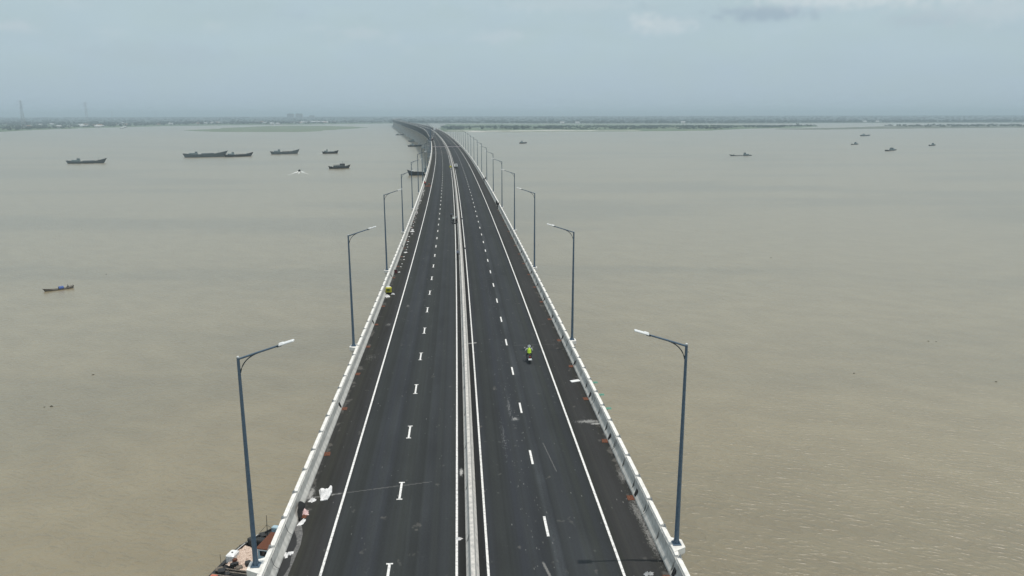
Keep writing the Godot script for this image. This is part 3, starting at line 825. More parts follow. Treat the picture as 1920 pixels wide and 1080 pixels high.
func make_bridge() -> void:
	var b := Node3D.new()
	b.name = "bridge"
	add_child(b)
	tag(b, "very long curving two-deck river bridge with white concrete parapets", "bridge")
	obj("deck_slab", sweep([Vector2(-10.75, -1.5), Vector2(-10.75, -1.006), Vector2(10.75, -1.006), Vector2(10.75, -1.5), Vector2(7.0, -1.9), Vector2(-7.0, -1.9), Vector2(-10.75, -1.5)], 10.0, END, 10.0), M.steel, b)  # slab coloured dark to carry the shade on its outer edges
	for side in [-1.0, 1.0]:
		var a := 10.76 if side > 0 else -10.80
		obj("shade_strip", sweep([Vector2(a, -2.3), Vector2(a, -0.32), Vector2(a + 0.04, -0.32), Vector2(a + 0.04, -2.3), Vector2(a, -2.3)], 10.0, END, 10.0), M.steel, b)  # dark strip added over the outer face, standing in for its shade
	obj("railway_deck", sweep([Vector2(-7.9, -13.05), Vector2(-7.9, -12.5), Vector2(7.9, -12.5), Vector2(7.9, -13.05), Vector2(-7.9, -13.05)], 10.0, END, 10.0), M.concrete, b)
	# parapets
	var prof := [Vector2(10.16, -1.003), Vector2(10.18, -0.90), Vector2(10.36, -0.64), Vector2(10.42, -0.10), Vector2(10.74, -0.10), Vector2(10.74, -1.003)]
	var left := []
	for i in range(prof.size() - 1, -1, -1):
		left.append(Vector2(-prof[i].x, prof[i].y))
	# one three-metre panel for each side, laid along the road as far as panels can be told apart
	var panel := func(p: Array) -> ArrayMesh:
		var k := Mk.new()
		for e in p.size() - 1:
			var d: Vector2 = (p[e + 1] - p[e]).normalized()
			k.sheet(Vector3(p[e].x, p[e].y, 1.4985), Vector3(p[e + 1].x, p[e + 1].y, 1.4985), Vector3(p[e + 1].x, p[e + 1].y, -1.4985), Vector3(p[e].x, p[e].y, -1.4985), Vector3(-d.y, d.x, 0))
		for z in [-1.4985, 1.4985]:
			for e in range(1, p.size() - 1):
				k.flat(Vector3(p[0].x, p[0].y, z), Vector3(p[e].x, p[e].y, z), Vector3(p[e + 1].x, p[e + 1].y, z), Vector3(p[0].x, p[0].y, 0))
		return k.done()
	var pl: ArrayMesh = panel.call(left)
	var pr: ArrayMesh = panel.call(prof)
	var cop := Mk.new()        # the white block on top, its outer corners cut
	var h0 := -0.098
	var ring := [Vector2(-0.12, -1.37), Vector2(0.05, -1.37), Vector2(0.135, -1.16), Vector2(0.135, 1.16), Vector2(0.05, 1.37), Vector2(-0.12, 1.37)]
	for i in 6:
		var p: Vector2 = ring[i]
		var q: Vector2 = ring[(i + 1) % 6]
		cop.quad(Vector3(p.x, h0, p.y), Vector3(q.x, h0, q.y), Vector3(q.x * 0.93, 0.02, q.y * 0.995), Vector3(p.x * 0.93, 0.02, p.y * 0.995), Vector3(0, -0.04, 0))
	for i in range(1, 5):
		cop.flat(Vector3(ring[0].x * 0.93, 0.02, ring[0].y * 0.995), Vector3(ring[i].x * 0.93, 0.02, ring[i].y * 0.995), Vector3(ring[i + 1].x * 0.93, 0.02, ring[i + 1].y * 0.995), Vector3(0, -1, 0))
	var coping := cop.done()
	var br := Mk.new()         # steel gusset left standing for the railing, one in every gap between blocks
	br.hexa([Vector3(-0.02, -0.1, -0.012), Vector3(0.20, -0.1, -0.012), Vector3(0.20, -0.1, 0.012), Vector3(-0.02, -0.1, 0.012), Vector3(0.08, 0.14, -0.012), Vector3(0.13, 0.14, -0.012), Vector3(0.13, 0.14, 0.012), Vector3(0.08, 0.14, 0.012)])
	br.box(Vector3(0.07, -0.09, 0), Vector3(0.26, 0.02, 0.16))
	var gusset := br.done()
	var turned := Transform3D(Basis(Vector3.UP, PI), Vector3.ZERO)
	for side in [-1.0, 1.0]:
		var phase := 0.89 if side < 0 else 1.46
		for i in range(5, 60):
			var gap := phase + 3.0 * i
			var place := spot(gap + 1.5, 0.0, 0.0)
			obj("parapet_panel", pl if side < 0 else pr, M.concrete, b, place)
			var cp := spot(gap + 1.5, side * 10.58, 0.0)
			obj("coping_block", coping, M.coping, b, cp if side > 0 else cp * turned)
			var gp := spot(gap, side * 10.58, 0.0)
			obj("railing_bracket", gusset, M.galvanised, b, gp if side > 0 else gp * turned)
		var start := phase + 180.0
		tag(obj("far_parapet", sweep(prof if side > 0 else left, start, END, 6.0), M.concrete, b), "", "", "", "stuff")
		var c0: float = side * 10.58
		tag(obj("far_coping", sweep([Vector2(c0 - 0.12, -0.098), Vector2(c0 - 0.12, 0.02), Vector2(c0 + 0.12, 0.02), Vector2(c0 + 0.12, -0.098)], start, END, 6.0), M.coping, b), "", "", "", "stuff")
		obj("parapet_panel", sweep(prof if side > 0 else left, 10.0, phase + 15.0, 3.0), M.concrete, b)
	# lamp pedestals corbelled out from the parapets
	var pd := Mk.new()
	pd.hexa([Vector3(-0.1, -0.85, -0.30), Vector3(0.10, -0.85, -0.30), Vector3(0.10, -0.85, 0.30), Vector3(-0.1, -0.85, 0.30), Vector3(-0.1, -0.30, -0.75), Vector3(0.62, -0.30, -0.36), Vector3(0.62, -0.30, 0.36), Vector3(-0.1, -0.30, 0.75)])
	pd.hexa([Vector3(-0.1, -0.30, -0.75), Vector3(0.62, -0.30, -0.36), Vector3(0.62, -0.30, 0.36), Vector3(-0.1, -0.30, 0.75), Vector3(-0.1, 0.045, -0.75), Vector3(0.62, 0.045, -0.36), Vector3(0.62, 0.045, 0.36), Vector3(-0.1, 0.045, 0.75)])
	var ped := pd.done()
	for i in 62:
		obj("lamp_pedestal", ped, M.coping, b, spot(35.176 + 37.5 * i, -10.72, 0.0) * turned)
		obj("lamp_pedestal", ped, M.coping, b, spot(35.611 + 37.5 * i, 10.58, 0.0))
	# the steel truss between the decks, one part for each span, and the piers that carry the spans
	for n in 37:
		var s0 := 20.0 + 150.0 * n
		var k := Mk.new()
		for side in [-6.6, 6.6]:
			for q in [[-2.55, 1.2], [-12.0, 1.2]]:
				for j in 8:
					var a := at(s0 + 18.75 * j, side, q[0])
					var c := at(s0 + 18.75 * (j + 1), side, q[0])
					var f := (c - a).normalized()
					var x := f.cross(Vector3.UP).normalized()
					k.box((a + c) / 2, Vector3(0.9, q[1], a.distance_to(c) + 0.02), Basis(x, x.cross(f), -f))
			for j in 8:
				var lo := at(s0 + 18.75 * (j if j % 2 == 0 else j + 1), side, -11.4)
				var hi := at(s0 + 18.75 * (j + 1 if j % 2 == 0 else j), side, -3.1)
				k.tube([lo, hi], [0.85], 4, false)
				k.tube([at(s0 + 18.75 * (j + 0.5), side, -11.4), at(s0 + 18.75 * (j + 0.5), side, -3.1)], [0.3], 4, false)
		for j in 9:
			k.tube([at(s0 + 18.75 * j, -6.6, -2.9), at(s0 + 18.75 * j, 6.6, -2.9)], [0.4], 4, false)
		obj("truss_span", k.done(), M.steel, b)
		var p := spot(s0, 0.0, 0.0)
		var g := Mk.new()
		var top := -13.6
		var water := -p.origin.y
		g.hexa([Vector3(-5.2, water + 5.0, 2.2), Vector3(5.2, water + 5.0, 2.2), Vector3(5.2, water + 5.0, -2.2), Vector3(-5.2, water + 5.0, -2.2), Vector3(-5.2, top - 4.5, 2.2), Vector3(5.2, top - 4.5, 2.2), Vector3(5.2, top - 4.5, -2.2), Vector3(-5.2, top - 4.5, -2.2)])
		g.hexa([Vector3(-5.2, top - 4.5, 2.2), Vector3(5.2, top - 4.5, 2.2), Vector3(5.2, top - 4.5, -2.2), Vector3(-5.2, top - 4.5, -2.2), Vector3(-7.4, top, 3.0), Vector3(7.4, top, 3.0), Vector3(7.4, top, -3.0), Vector3(-7.4, top, -3.0)])
		g.hexa([Vector3(-8.5, water - 2.0, 7.0), Vector3(8.5, water - 2.0, 7.0), Vector3(8.5, water - 2.0, -7.0), Vector3(-8.5, water - 2.0, -7.0), Vector3(-7.5, water + 5.0, 6.0), Vector3(7.5, water + 5.0, 6.0), Vector3(7.5, water + 5.0, -6.0), Vector3(-7.5, water + 5.0, -6.0)])
		obj("pier", g.done(), M.pier, b, p)
	# the concrete barrier in the middle
	var mb := Node3D.new()
	mb.name = "median_barrier"
	add_child(mb)
	tag(mb, "grey concrete safety barrier dividing the two carriageways", "barrier")
	var mp := [Vector2(-0.34, -0.998), Vector2(-0.34, -0.92), Vector2(-0.19, -0.68), Vector2(-0.12, -0.20), Vector2(-0.09, -0.17), Vector2(0.09, -0.17), Vector2(0.12, -0.20), Vector2(0.19, -0.68), Vector2(0.34, -0.92), Vector2(0.34, -0.998)]
	for i in 60:
		obj("barrier_segment", sweep(mp, 14.0 + 6.0 * i, 19.985 + 6.0 * i, 3.0), M.median, mb)
	tag(obj("far_barrier", sweep(mp, 374.0, END, 6.0), M.median, mb), "", "", "", "stuff")

func make_lamps() -> void:
	var pole := Mk.new()
	pole.tube([Vector3(0, 0.03, 0), Vector3(0, 0.5, 0), Vector3(0, 11.0, 0)], [0.135, 0.128, 0.070], 12)
	for w in 4:      # stiffening fins at the foot
		var d := Vector3(cos(TAU * w / 4 + 0.785), 0, sin(TAU * w / 4 + 0.785))
		var e := d.cross(Vector3.UP) * 0.008
		pole.hexa([d * 0.10 + Vector3(0, 0.03, 0) - e, d * 0.21 + Vector3(0, 0.03, 0) - e, d * 0.21 + Vector3(0, 0.03, 0) + e, d * 0.10 + Vector3(0, 0.03, 0) + e, d * 0.10 + Vector3(0, 0.33, 0) - e, d * 0.13 + Vector3(0, 0.33, 0) - e, d * 0.13 + Vector3(0, 0.33, 0) + e, d * 0.10 + Vector3(0, 0.33, 0) + e])
	var cap := Mk.new()
	cap.tube([Vector3(0, 11.0, 0), Vector3(0, 11.07, 0)], [0.075, 0.055], 12)
	var plate := Mk.new()
	plate.bevel(Vector3(0, 0.015, 0), Vector3(0.46, 0.03, 0.46), 0.012)
	for x in [-0.17, 0.17]:
		for z in [-0.17, 0.17]:
			plate.tube([Vector3(x, 0.03, z), Vector3(x, 0.09, z)], [0.018], 6)
	var arm := Mk.new()
	arm.tube([Vector3(0.0, 10.93, 0), Vector3(1.0, 11.26, 0), Vector3(1.95, 11.56, 0)], [0.052, 0.050, 0.045], 8)
	var brace := Mk.new()
	var bp := []
	for i in 9:
		var t := i / 8.0
		bp.append(Vector3(0.06, 10.25, 0).lerp(Vector3(0.22, 10.98, 0), t).lerp(Vector3(0.22, 10.98, 0).lerp(Vector3(1.0, 11.24, 0), t), t))
	brace.tube(bp, [0.030], 6)
	var head := Mk.new()
	var tilt := Basis(Vector3(0, 0, 1), 0.305)
	head.bevel(Vector3(2.30, 11.70, 0), Vector3(0.74, 0.07, 0.34), 0.03, tilt)
	head.bevel(Vector3(2.06, 11.655, 0), Vector3(0.26, 0.10, 0.20), 0.03, tilt)
	var glass := Mk.new()
	glass.box(Vector3(2.35, 11.672, 0), Vector3(0.50, 0.012, 0.24), tilt)
	var sock := Mk.new()
	sock.box(Vector3(1.95, 11.545, 0), Vector3(0.22, 0.09, 0.10), tilt)
	var meshes := [["pole", pole.done(), M.lamp], ["pole_cap", cap.done(), M.luminaire, "pole"], ["base_plate", plate.done(), M.lamp], ["arm", arm.done(), M.lamp], ["arm_brace", brace.done(), M.lamp_dark, "arm"], ["luminaire", head.done(), M.luminaire], ["lamp_glass", glass.done(), M.lens, "luminaire"], ["arm_socket", sock.done(), M.lamp_dark, "arm"]]
	var own := {
		-1.0: {0: "slate grey street lamp standing right above the cluttered workboat", 1: "slate grey street lamp between the workboat and the yellow generator", 2: "slate grey street lamp just past the yellow generator, by the maroon bucket", 3: "slate grey street lamp beside the larger white bag in the strewn scraps", 6: "slate grey street lamp just past the red-topped person"},
		1.0: {0: "slate grey street lamp whose shadow falls by the grey-white cloth", 1: "slate grey street lamp level with the motorcyclist in the bright vest", 4: "slate grey street lamp beside the person leaning over the parapet", 6: "slate grey street lamp beside the person sitting on the parapet"}}
	for side in [-1.0, 1.0]:
		var first: Node3D = null
		var shared := "tall slate grey street lamp on the parapet beside the serifed lane dashes" if side < 0 else "tall slate grey street lamp on the parapet of the motorcyclist's carriageway"
		for i in 62:
			var place := spot(35.176 + 37.5 * i, -10.963, 0.062) if side < 0 else spot(35.611 + 37.5 * i, 10.815, 0.062)
			if side > 0:
				place = place * Transform3D(Basis(Vector3.UP, PI), Vector3.ZERO)
			if first == null:
				first = thing("street_lamp", place, shared, "street lamp", "street lamps along the parapet over the moored boats" if side < 0 else "street lamps along the motorcyclist's parapet")
				var made := {}
				for q in meshes:
					made[q[0]] = obj(q[0], q[1], q[2], made[q[3]] if q.size() > 3 else first)
				first.set_meta("label", own[side][0])
			else:
				copy(first, place, own[side].get(i, shared))

# ---------------------------------------------------------------- people and vehicles
func body(bones: Array, cell: float) -> ArrayMesh:      # one continuous skin round tapered bones: [from, to, radius, radius, colour]
	var lo := Vector3(1e9, 1e9, 1e9)
	var hi := -lo
	for b in bones:
		var r: float = maxf(b[2], b[3]) + cell * 2.5
		for e in 2:
			lo = lo.min(b[e] - Vector3.ONE * r)
			hi = hi.max(b[e] + Vector3.ONE * r)
	var n := Vector3i(((hi - lo) / cell).ceil()) + Vector3i.ONE
	var f := PackedFloat32Array()
	f.resize(n.x * n.y * n.z)
	f.fill(1.0)
	var k := cell * 1.1
	for b in bones:
		var a: Vector3 = b[0]
		var d: Vector3 = b[1] - a
		var dd := maxf(d.length_squared(), 1e-8)
		var reach: float = maxf(b[2], b[3]) + cell * 3.0
		var i0 := Vector3i(((a.min(b[1]) - Vector3.ONE * reach - lo) / cell).floor()).clamp(Vector3i.ZERO, n - Vector3i.ONE)
		var i1 := Vector3i(((a.max(b[1]) + Vector3.ONE * reach - lo) / cell).ceil()).clamp(Vector3i.ZERO, n - Vector3i.ONE)
		for z in range(i0.z, i1.z + 1):
			for y in range(i0.y, i1.y + 1):
				for x in range(i0.x, i1.x + 1):
					var p := lo + Vector3(x, y, z) * cell
					var t := clampf((p - a).dot(d) / dd, 0.0, 1.0)
					var v := p.distance_to(a + d * t) - lerpf(b[2], b[3], t)
					var i := (z * n.y + y) * n.x + x
					var o := f[i]
					var h := maxf(k - absf(o - v), 0.0) / k
					f[i] = minf(o, v) - h * h * k * 0.25
	var idx := PackedInt32Array()
	idx.resize(f.size())
	idx.fill(-1)
	var pts := PackedVector3Array()
	var cor := [0, 1, n.x, n.x + 1, n.x * n.y, n.x * n.y + 1, n.x * n.y + n.x, n.x * n.y + n.x + 1]
	var edges := [[0, 1], [2, 3], [4, 5], [6, 7], [0, 2], [1, 3], [4, 6], [5, 7], [0, 4], [1, 5], [2, 6], [3, 7]]
	for z in n.z - 1:
		for y in n.y - 1:
			for x in n.x - 1:
				var i := (z * n.y + y) * n.x + x
				var neg := 0
				for c in cor:
					if f[i + c] < 0.0:
						neg += 1
				if neg == 0 or neg == 8:
					continue
				var sum := Vector3.ZERO
				var cnt := 0
				for e in edges:
					var va := f[i + cor[e[0]]]
					var vb := f[i + cor[e[1]]]
					if (va < 0.0) != (vb < 0.0):
						var t := va / (va - vb)
						var pa := Vector3(e[0] & 1, (e[0] >> 1) & 1, e[0] >> 2)
						var pb := Vector3(e[1] & 1, (e[1] >> 1) & 1, e[1] >> 2)
						sum += pa.lerp(pb, t)
						cnt += 1
				idx[i] = pts.size()
				pts.append(lo + (Vector3(x, y, z) + sum / cnt) * cell)
	var normals := PackedVector3Array()
	var colors := PackedColorArray()
	for p in pts:
		var best := 1e9
		var near := 1e9
		var c := Color.WHITE
		var nn := Vector3.ZERO
		for b in bones:
			var a: Vector3 = b[0]
			var d: Vector3 = b[1] - a
			var t := clampf((p - a).dot(d) / maxf(d.length_squared(), 1e-8), 0.0, 1.0)
			var q := a + d * t
			var v := p.distance_to(q) - lerpf(b[2], b[3], t)
			if v < best:
				best = v
				nn = (p - q).normalized()
				c = b[4]
		normals.append(nn)
		colors.append(c)
	var tris := PackedInt32Array()
	var st := [1, n.x, n.x * n.y]
	for z in range(1, n.z - 1):
		for y in range(1, n.y - 1):
			for x in range(1, n.x - 1):
				var i := (z * n.y + y) * n.x + x
				for ax in 3:
					if (f[i] < 0.0) == (f[i + st[ax]] < 0.0):
						continue
					var u: int = st[(ax + 1) % 3]
					var w: int = st[(ax + 2) % 3]
					var q := [idx[i - u - w], idx[i - w], idx[i], idx[i - u]]
					if q.min() < 0:
						continue
					if f[i] < 0.0:
						tris.append_array(PackedInt32Array([q[0], q[2], q[1], q[0], q[3], q[2]]))
					else:
						tris.append_array(PackedInt32Array([q[0], q[1], q[2], q[0], q[2], q[3]]))
	var a := []
	a.resize(Mesh.ARRAY_MAX)
	a[Mesh.ARRAY_VERTEX] = pts
	a[Mesh.ARRAY_NORMAL] = normals
	a[Mesh.ARRAY_COLOR] = colors
	a[Mesh.ARRAY_INDEX] = tris
	var m := ArrayMesh.new()
	m.add_surface_from_arrays(Mesh.PRIMITIVE_TRIANGLES, a)
	return m

func bones_of(j: Dictionary, top: Color, sleeve: Color, legs: Color, skin: Color, hair: Color) -> Array:
	var out := []
	var up: Vector3 = (j.neck - j.hip).normalized()
	out.append([j.hip, j.hip + up * 0.12, 0.155, 0.150, legs])
	out.append([j.hip + up * 0.14, j.chest, 0.145, 0.165, top])
	out.append([j.chest, j.neck - up * 0.07, 0.165, 0.11, top])
	out.append([j.neck - up * 0.06, j.head, 0.055, 0.06, skin])
	out.append([j.head - up * 0.03, j.head + up * 0.03, 0.085, 0.090, skin])
	out.append([j.head + up * 0.05 + Vector3(0, 0, 0.02), j.head + up * 0.06 + Vector3(0, 0, 0.03), 0.092, 0.09, hair])
	out.append([j.head + Vector3(0, -0.01, -0.09), j.head + Vector3(0, -0.03, -0.11), 0.016, 0.02, skin])
	for s in [0, 1]:
		var sx := -1.0 if s == 0 else 1.0
		out.append([j.head + Vector3(sx * 0.088, -0.01, 0.01), j.head + Vector3(sx * 0.095, 0.02, 0.01), 0.018, 0.018, skin])
		out.append([j.shoulder[s], j.elbow[s], 0.062, 0.048, sleeve])
		out.append([j.elbow[s], j.wrist[s], 0.045, 0.032, sleeve if j.get("long", true) else skin])
		var d: Vector3 = (j.wrist[s] - j.elbow[s]).normalized()
		out.append([j.wrist[s], j.wrist[s] + d * 0.08, 0.036, 0.032, skin])
		for g in 4:
			var side := Vector3(sx * (g - 1.5) * 0.019, 0, (g - 1.5) * 0.008)
			out.append([j.wrist[s] + d * 0.08 + side, j.wrist[s] + d * (0.145 + 0.012 * (1.5 - absf(g - 1.5))) + side + Vector3(0, -0.02, 0), 0.011, 0.009, skin])
		out.append([j.wrist[s] + d * 0.03, j.wrist[s] + d * 0.08 + Vector3(-sx * 0.055, 0, -0.02), 0.013, 0.010, skin])
		out.append([j.hip + Vector3(sx * 0.09, -0.02, 0), j.knee[s], 0.090, 0.062, legs])
		out.append([j.knee[s], j.ankle[s], 0.060, 0.042, legs])
		out.append([j.ankle[s] + Vector3(0, -0.03, 0.03), j.ankle[s] + Vector3(sx * 0.02, -0.045, -0.16), 0.042, 0.034, Color(0.02, 0.018, 0.016)])
	return out

func standing(lean := 0.0, stride := 0.12) -> Dictionary:
	var f := Vector3(0, 0, -lean)
	return {"hip": Vector3(0, 0.90, 0), "chest": Vector3(0, 1.22, 0) + f * 0.6, "neck": Vector3(0, 1.44, 0) + f, "head": Vector3(0, 1.57, -0.02) + f * 1.25,
		"shoulder": [Vector3(-0.19, 1.38, 0) + f, Vector3(0.19, 1.38, 0) + f], "elbow": [Vector3(-0.25, 1.12, -0.02) + f, Vector3(0.25, 1.12, 0.04) + f], "wrist": [Vector3(-0.23, 0.90, -0.12) + f, Vector3(0.24, 0.88, -0.02) + f],
		"knee": [Vector3(-0.10, 0.49, -stride * 0.7), Vector3(0.10, 0.49, stride * 0.3)], "ankle": [Vector3(-0.10, 0.09, -stride), Vector3(0.10, 0.09, stride)]}

func rider_pose() -> Dictionary:
	return {"hip": Vector3(0, 0.86, 0.22), "chest": Vector3(0, 1.16, 0.16), "neck": Vector3(0, 1.38, 0.08), "head": Vector3(0, 1.51, 0.03),
		"shoulder": [Vector3(-0.20, 1.32, 0.09), Vector3(0.20, 1.32, 0.09)], "elbow": [Vector3(-0.34, 1.10, -0.08), Vector3(0.34, 1.10, -0.08)], "wrist": [Vector3(-0.30, 1.03, -0.34), Vector3(0.30, 1.03, -0.34)],
		"knee": [Vector3(-0.21, 0.70, -0.20), Vector3(0.21, 0.70, -0.20)], "ankle": [Vector3(-0.19, 0.36, 0.08), Vector3(0.19, 0.36, 0.08)]}

func motorcycle(place: Transform3D, label: String) -> Node3D:
	var t := thing("motorcycle", place, label, "motorcycle")
	for z in [-0.66, 0.64]:
		var tyre := Mk.new()
		var ring := []
		for i in 25:
			ring.append(Vector3(0, 0.30 + 0.255 * sin(TAU * i / 24.0), z + 0.255 * cos(TAU * i / 24.0)))
		tyre.tube(ring, [0.048], 8, false)
		var w := Node3D.new()
		w.name = "wheel"
		t.add_child(w, true)
		obj("tyre", tyre.done(), M.rubber, w)
		var rim := Mk.new()
		var rr := []
		for i in 25:
			rr.append(Vector3(0, 0.30 + 0.20 * sin(TAU * i / 24.0), z + 0.20 * cos(TAU * i / 24.0)))
		rim.tube(rr, [0.018], 6, false)
		for i in 6:
			rim.tube([Vector3(0, 0.30, z), Vector3(0, 0.30 + 0.2 * sin(TAU * i / 6.0), z + 0.2 * cos(TAU * i / 6.0))], [0.012], 4, false)
		rim.tube([Vector3(-0.05, 0.30, z), Vector3(0.05, 0.30, z)], [0.05], 8)
		obj("rim", rim.done(), M.galvanised, w)
	var k := Mk.new()
	for x in [-0.07, 0.07]:
		k.tube([Vector3(x, 0.30, -0.66), Vector3(x, 0.92, -0.42)], [0.026, 0.030], 8)
	obj("fork", k.done(), M.galvanised, t)
	k = Mk.new()
	k.tube([Vector3(0, 0.86, -0.42), Vector3(0, 0.60, -0.10), Vector3(0, 0.55, 0.30), Vector3(0, 0.82, 0.72)], [0.03], 6)
	for x in [-0.08, 0.08]:
		k.tube([Vector3(x, 0.40, 0.1), Vector3(x, 0.30, 0.64)], [0.025], 6)
		k.tube([Vector3(x * 1.2, 0.32, 0.62), Vector3(x * 1.2, 0.72, 0.48)], [0.028], 6)
	obj("chassis", k.done(), M.bike, t)
	k = Mk.new()
	k.bevel(Vector3(0, 0.44, -0.02), Vector3(0.28, 0.30, 0.40), 0.06)
	obj("engine", k.done(), M.galvanised, t)
	k = Mk.new()
	k.bevel(Vector3(0, 0.84, -0.14), Vector3(0.30, 0.20, 0.46), 0.07)
	obj("fuel_tank", k.done(), M.bike, t)
	k = Mk.new()
	k.bevel(Vector3(0, 0.80, 0.38), Vector3(0.27, 0.10, 0.70), 0.04)
	obj("seat", k.done(), M.rubber, t)
	k = Mk.new()
	k.bevel(Vector3(0, 0.68, 0.66), Vector3(0.20, 0.16, 0.34), 0.04)
	k.hexa([Vector3(-0.09, 0.36, 0.96), Vector3(0.09, 0.36, 0.96), Vector3(0.09, 0.36, 0.93), Vector3(-0.09, 0.36, 0.93), Vector3(-0.09, 0.68, 0.82), Vector3(0.09, 0.68, 0.82), Vector3(0.09, 0.70, 0.78), Vector3(-0.09, 0.70, 0.78)])
	obj("tail_fairing", k.done(), M.bike, t)
	k = Mk.new()
	k.bevel(Vector3(0, 0.70, 0.84), Vector3(0.16, 0.09, 0.04), 0.015)
	obj("tail_light", k.done(), M.red, t)
	k = Mk.new()
	k.bevel(Vector3(0, 0.50, 0.94), Vector3(0.30, 0.16, 0.02), 0.006, Basis(Vector3.RIGHT, -0.45))
	obj("number_plate", k.done(), M.white, t)
	k = Mk.new()
	k.tube([Vector3(-0.36, 1.00, -0.36), Vector3(-0.22, 1.03, -0.44), Vector3(0, 0.98, -0.46), Vector3(0.22, 1.03, -0.44), Vector3(0.36, 1.00, -0.36)], [0.016], 6)
	obj("handlebar", k.done(), M.bike, t)
	for x in [-0.30, 0.30]:
		k = Mk.new()
		k.tube([Vector3(x, 1.02, -0.42), Vector3(x * 1.25, 1.22, -0.44)], [0.008], 5)
		k.bevel(Vector3(x * 1.32, 1.26, -0.44), Vector3(0.15, 0.10, 0.025), 0.01)
		obj("mirror", k.done(), M.chrome, t)
	k = Mk.new()
	k.bevel(Vector3(0, 0.90, -0.56), Vector3(0.24, 0.24, 0.14), 0.05)
	obj("headlight", k.done(), M.bike, t)
	k = Mk.new()
	k.tube([Vector3(0.16, 0.34, 0.05), Vector3(0.19, 0.34, 0.40), Vector3(0.20, 0.42, 0.86)], [0.03, 0.05, 0.055], 8)
	obj("exhaust", k.done(), M.chrome, t)
	k = Mk.new()
	for i in 8:
		var a := PI * (0.12 + 0.65 * i / 8.0)
		var b := PI * (0.12 + 0.65 * (i + 1) / 8.0)
		k.box(Vector3(0, 0.30 + 0.33 * sin((a + b) / 2), -0.66 - 0.33 * cos((a + b) / 2)), Vector3(0.12, 0.012, 0.10), Basis(Vector3.RIGHT, -((a + b) / 2 - PI / 2)))
	obj("front_mudguard", k.done(), M.bike, t)
	return t

func person(place: Transform3D, pose: Dictionary, colors: Array, label: String, cell := 0.034) -> Node3D:
	var t := thing("person", place, label, "person")
	obj("figure", body(bones_of(pose, colors[0], colors[1], colors[2], colors[3], colors[4]), cell), M.skin_vertex, t)
	return t

func truck(place: Transform3D, label: String, cab: Material, box_: Material) -> void:
	var t := thing("truck", place, label, "truck")
	var k := Mk.new()
	k.bevel(Vector3(0, 1.55, -2.6), Vector3(2.2, 2.1, 1.7), 0.12)
	var cabin := obj("cab", k.done(), cab, t)
	k = Mk.new()
	k.bevel(Vector3(0, 2.15, 0.9), Vector3(2.4, 2.7, 5.0), 0.06)
	var cargo := obj("cargo_box", k.done(), box_, t)
	k = Mk.new()
	k.box(Vector3(0, 0.68, 0.2), Vector3(1.9, 0.22, 7.0))
	k.box(Vector3(0, 0.55, 3.5), Vector3(2.2, 0.25, 0.1))
	obj("chassis", k.done(), M.black, t)
	k = Mk.new()
	k.box(Vector3(0, 2.0, -3.455), Vector3(1.9, 0.8, 0.02))
	obj("windscreen", k.done(), M.glass_dark, cabin)
	k = Mk.new()
	for x in [-1.0, 1.0]:
		k.box(Vector3(x * 0.6, 2.0, 3.41), Vector3(1.1, 2.1, 0.03))
	obj("rear_door", k.done(), box_, cargo)
	for x in [-0.9, 0.9]:
		for z in [-2.5, 1.6, 2.6]:
			k = Mk.new()
			k.tube([Vector3(x - 0.14, 0.45, z), Vector3(x + 0.14, 0.45, z)], [0.45], 14)
			obj("wheel", k.done(), M.rubber, t)
	for x in [-0.9, 0.9]:
		k = Mk.new()
		k.box(Vector3(x, 0.85, 3.56), Vector3(0.2, 0.12, 0.03))
		obj("tail_light", k.done(), M.red, t)

func van(place: Transform3D, label: String, paint: Material) -> void:
	var t := thing("van", place, label, "van")
	var k := Mk.new()
	k.bevel(Vector3(0, 0.80, 0), Vector3(1.5, 0.9, 3.2), 0.10)
	k.hexa([Vector3(-0.72, 1.22, 1.5), Vector3(0.72, 1.22, 1.5), Vector3(0.72, 1.22, -1.2), Vector3(-0.72, 1.22, -1.2), Vector3(-0.62, 1.80, 1.35), Vector3(0.62, 1.80, 1.35), Vector3(0.62, 1.80, -0.8), Vector3(-0.62, 1.80, -0.8)])
	var shell := obj("body", k.done(), paint, t)
	k = Mk.new()
	k.hexa([Vector3(-0.60, 1.26, 1.52), Vector3(0.60, 1.26, 1.52), Vector3(0.60, 1.26, 1.49), Vector3(-0.60, 1.26, 1.49), Vector3(-0.54, 1.72, 1.40), Vector3(0.54, 1.72, 1.40), Vector3(0.54, 1.72, 1.36), Vector3(-0.54, 1.72, 1.36)])
	obj("rear_window", k.done(), M.glass_dark, shell)
	k = Mk.new()
	k.hexa([Vector3(-0.60, 1.26, -1.20), Vector3(0.60, 1.26, -1.20), Vector3(0.60, 1.26, -1.16), Vector3(-0.60, 1.26, -1.16), Vector3(-0.54, 1.72, -0.87), Vector3(0.54, 1.72, -0.87), Vector3(0.54, 1.72, -0.82), Vector3(-0.54, 1.72, -0.82)])
	obj("windscreen", k.done(), M.glass_dark, shell)
	k = Mk.new()
	k.box(Vector3(0, 0.62, 1.62), Vector3(1.4, 0.5, 0.06))
	obj("bumper", k.done(), M.black, t)
	for x in [-0.66, 0.66]:
		for z in [-1.0, 1.0]:
			k = Mk.new()
			k.tube([Vector3(x - 0.09, 0.30, z), Vector3(x + 0.09, 0.30, z)], [0.30], 12)
			obj("wheel", k.done(), M.rubber, t)

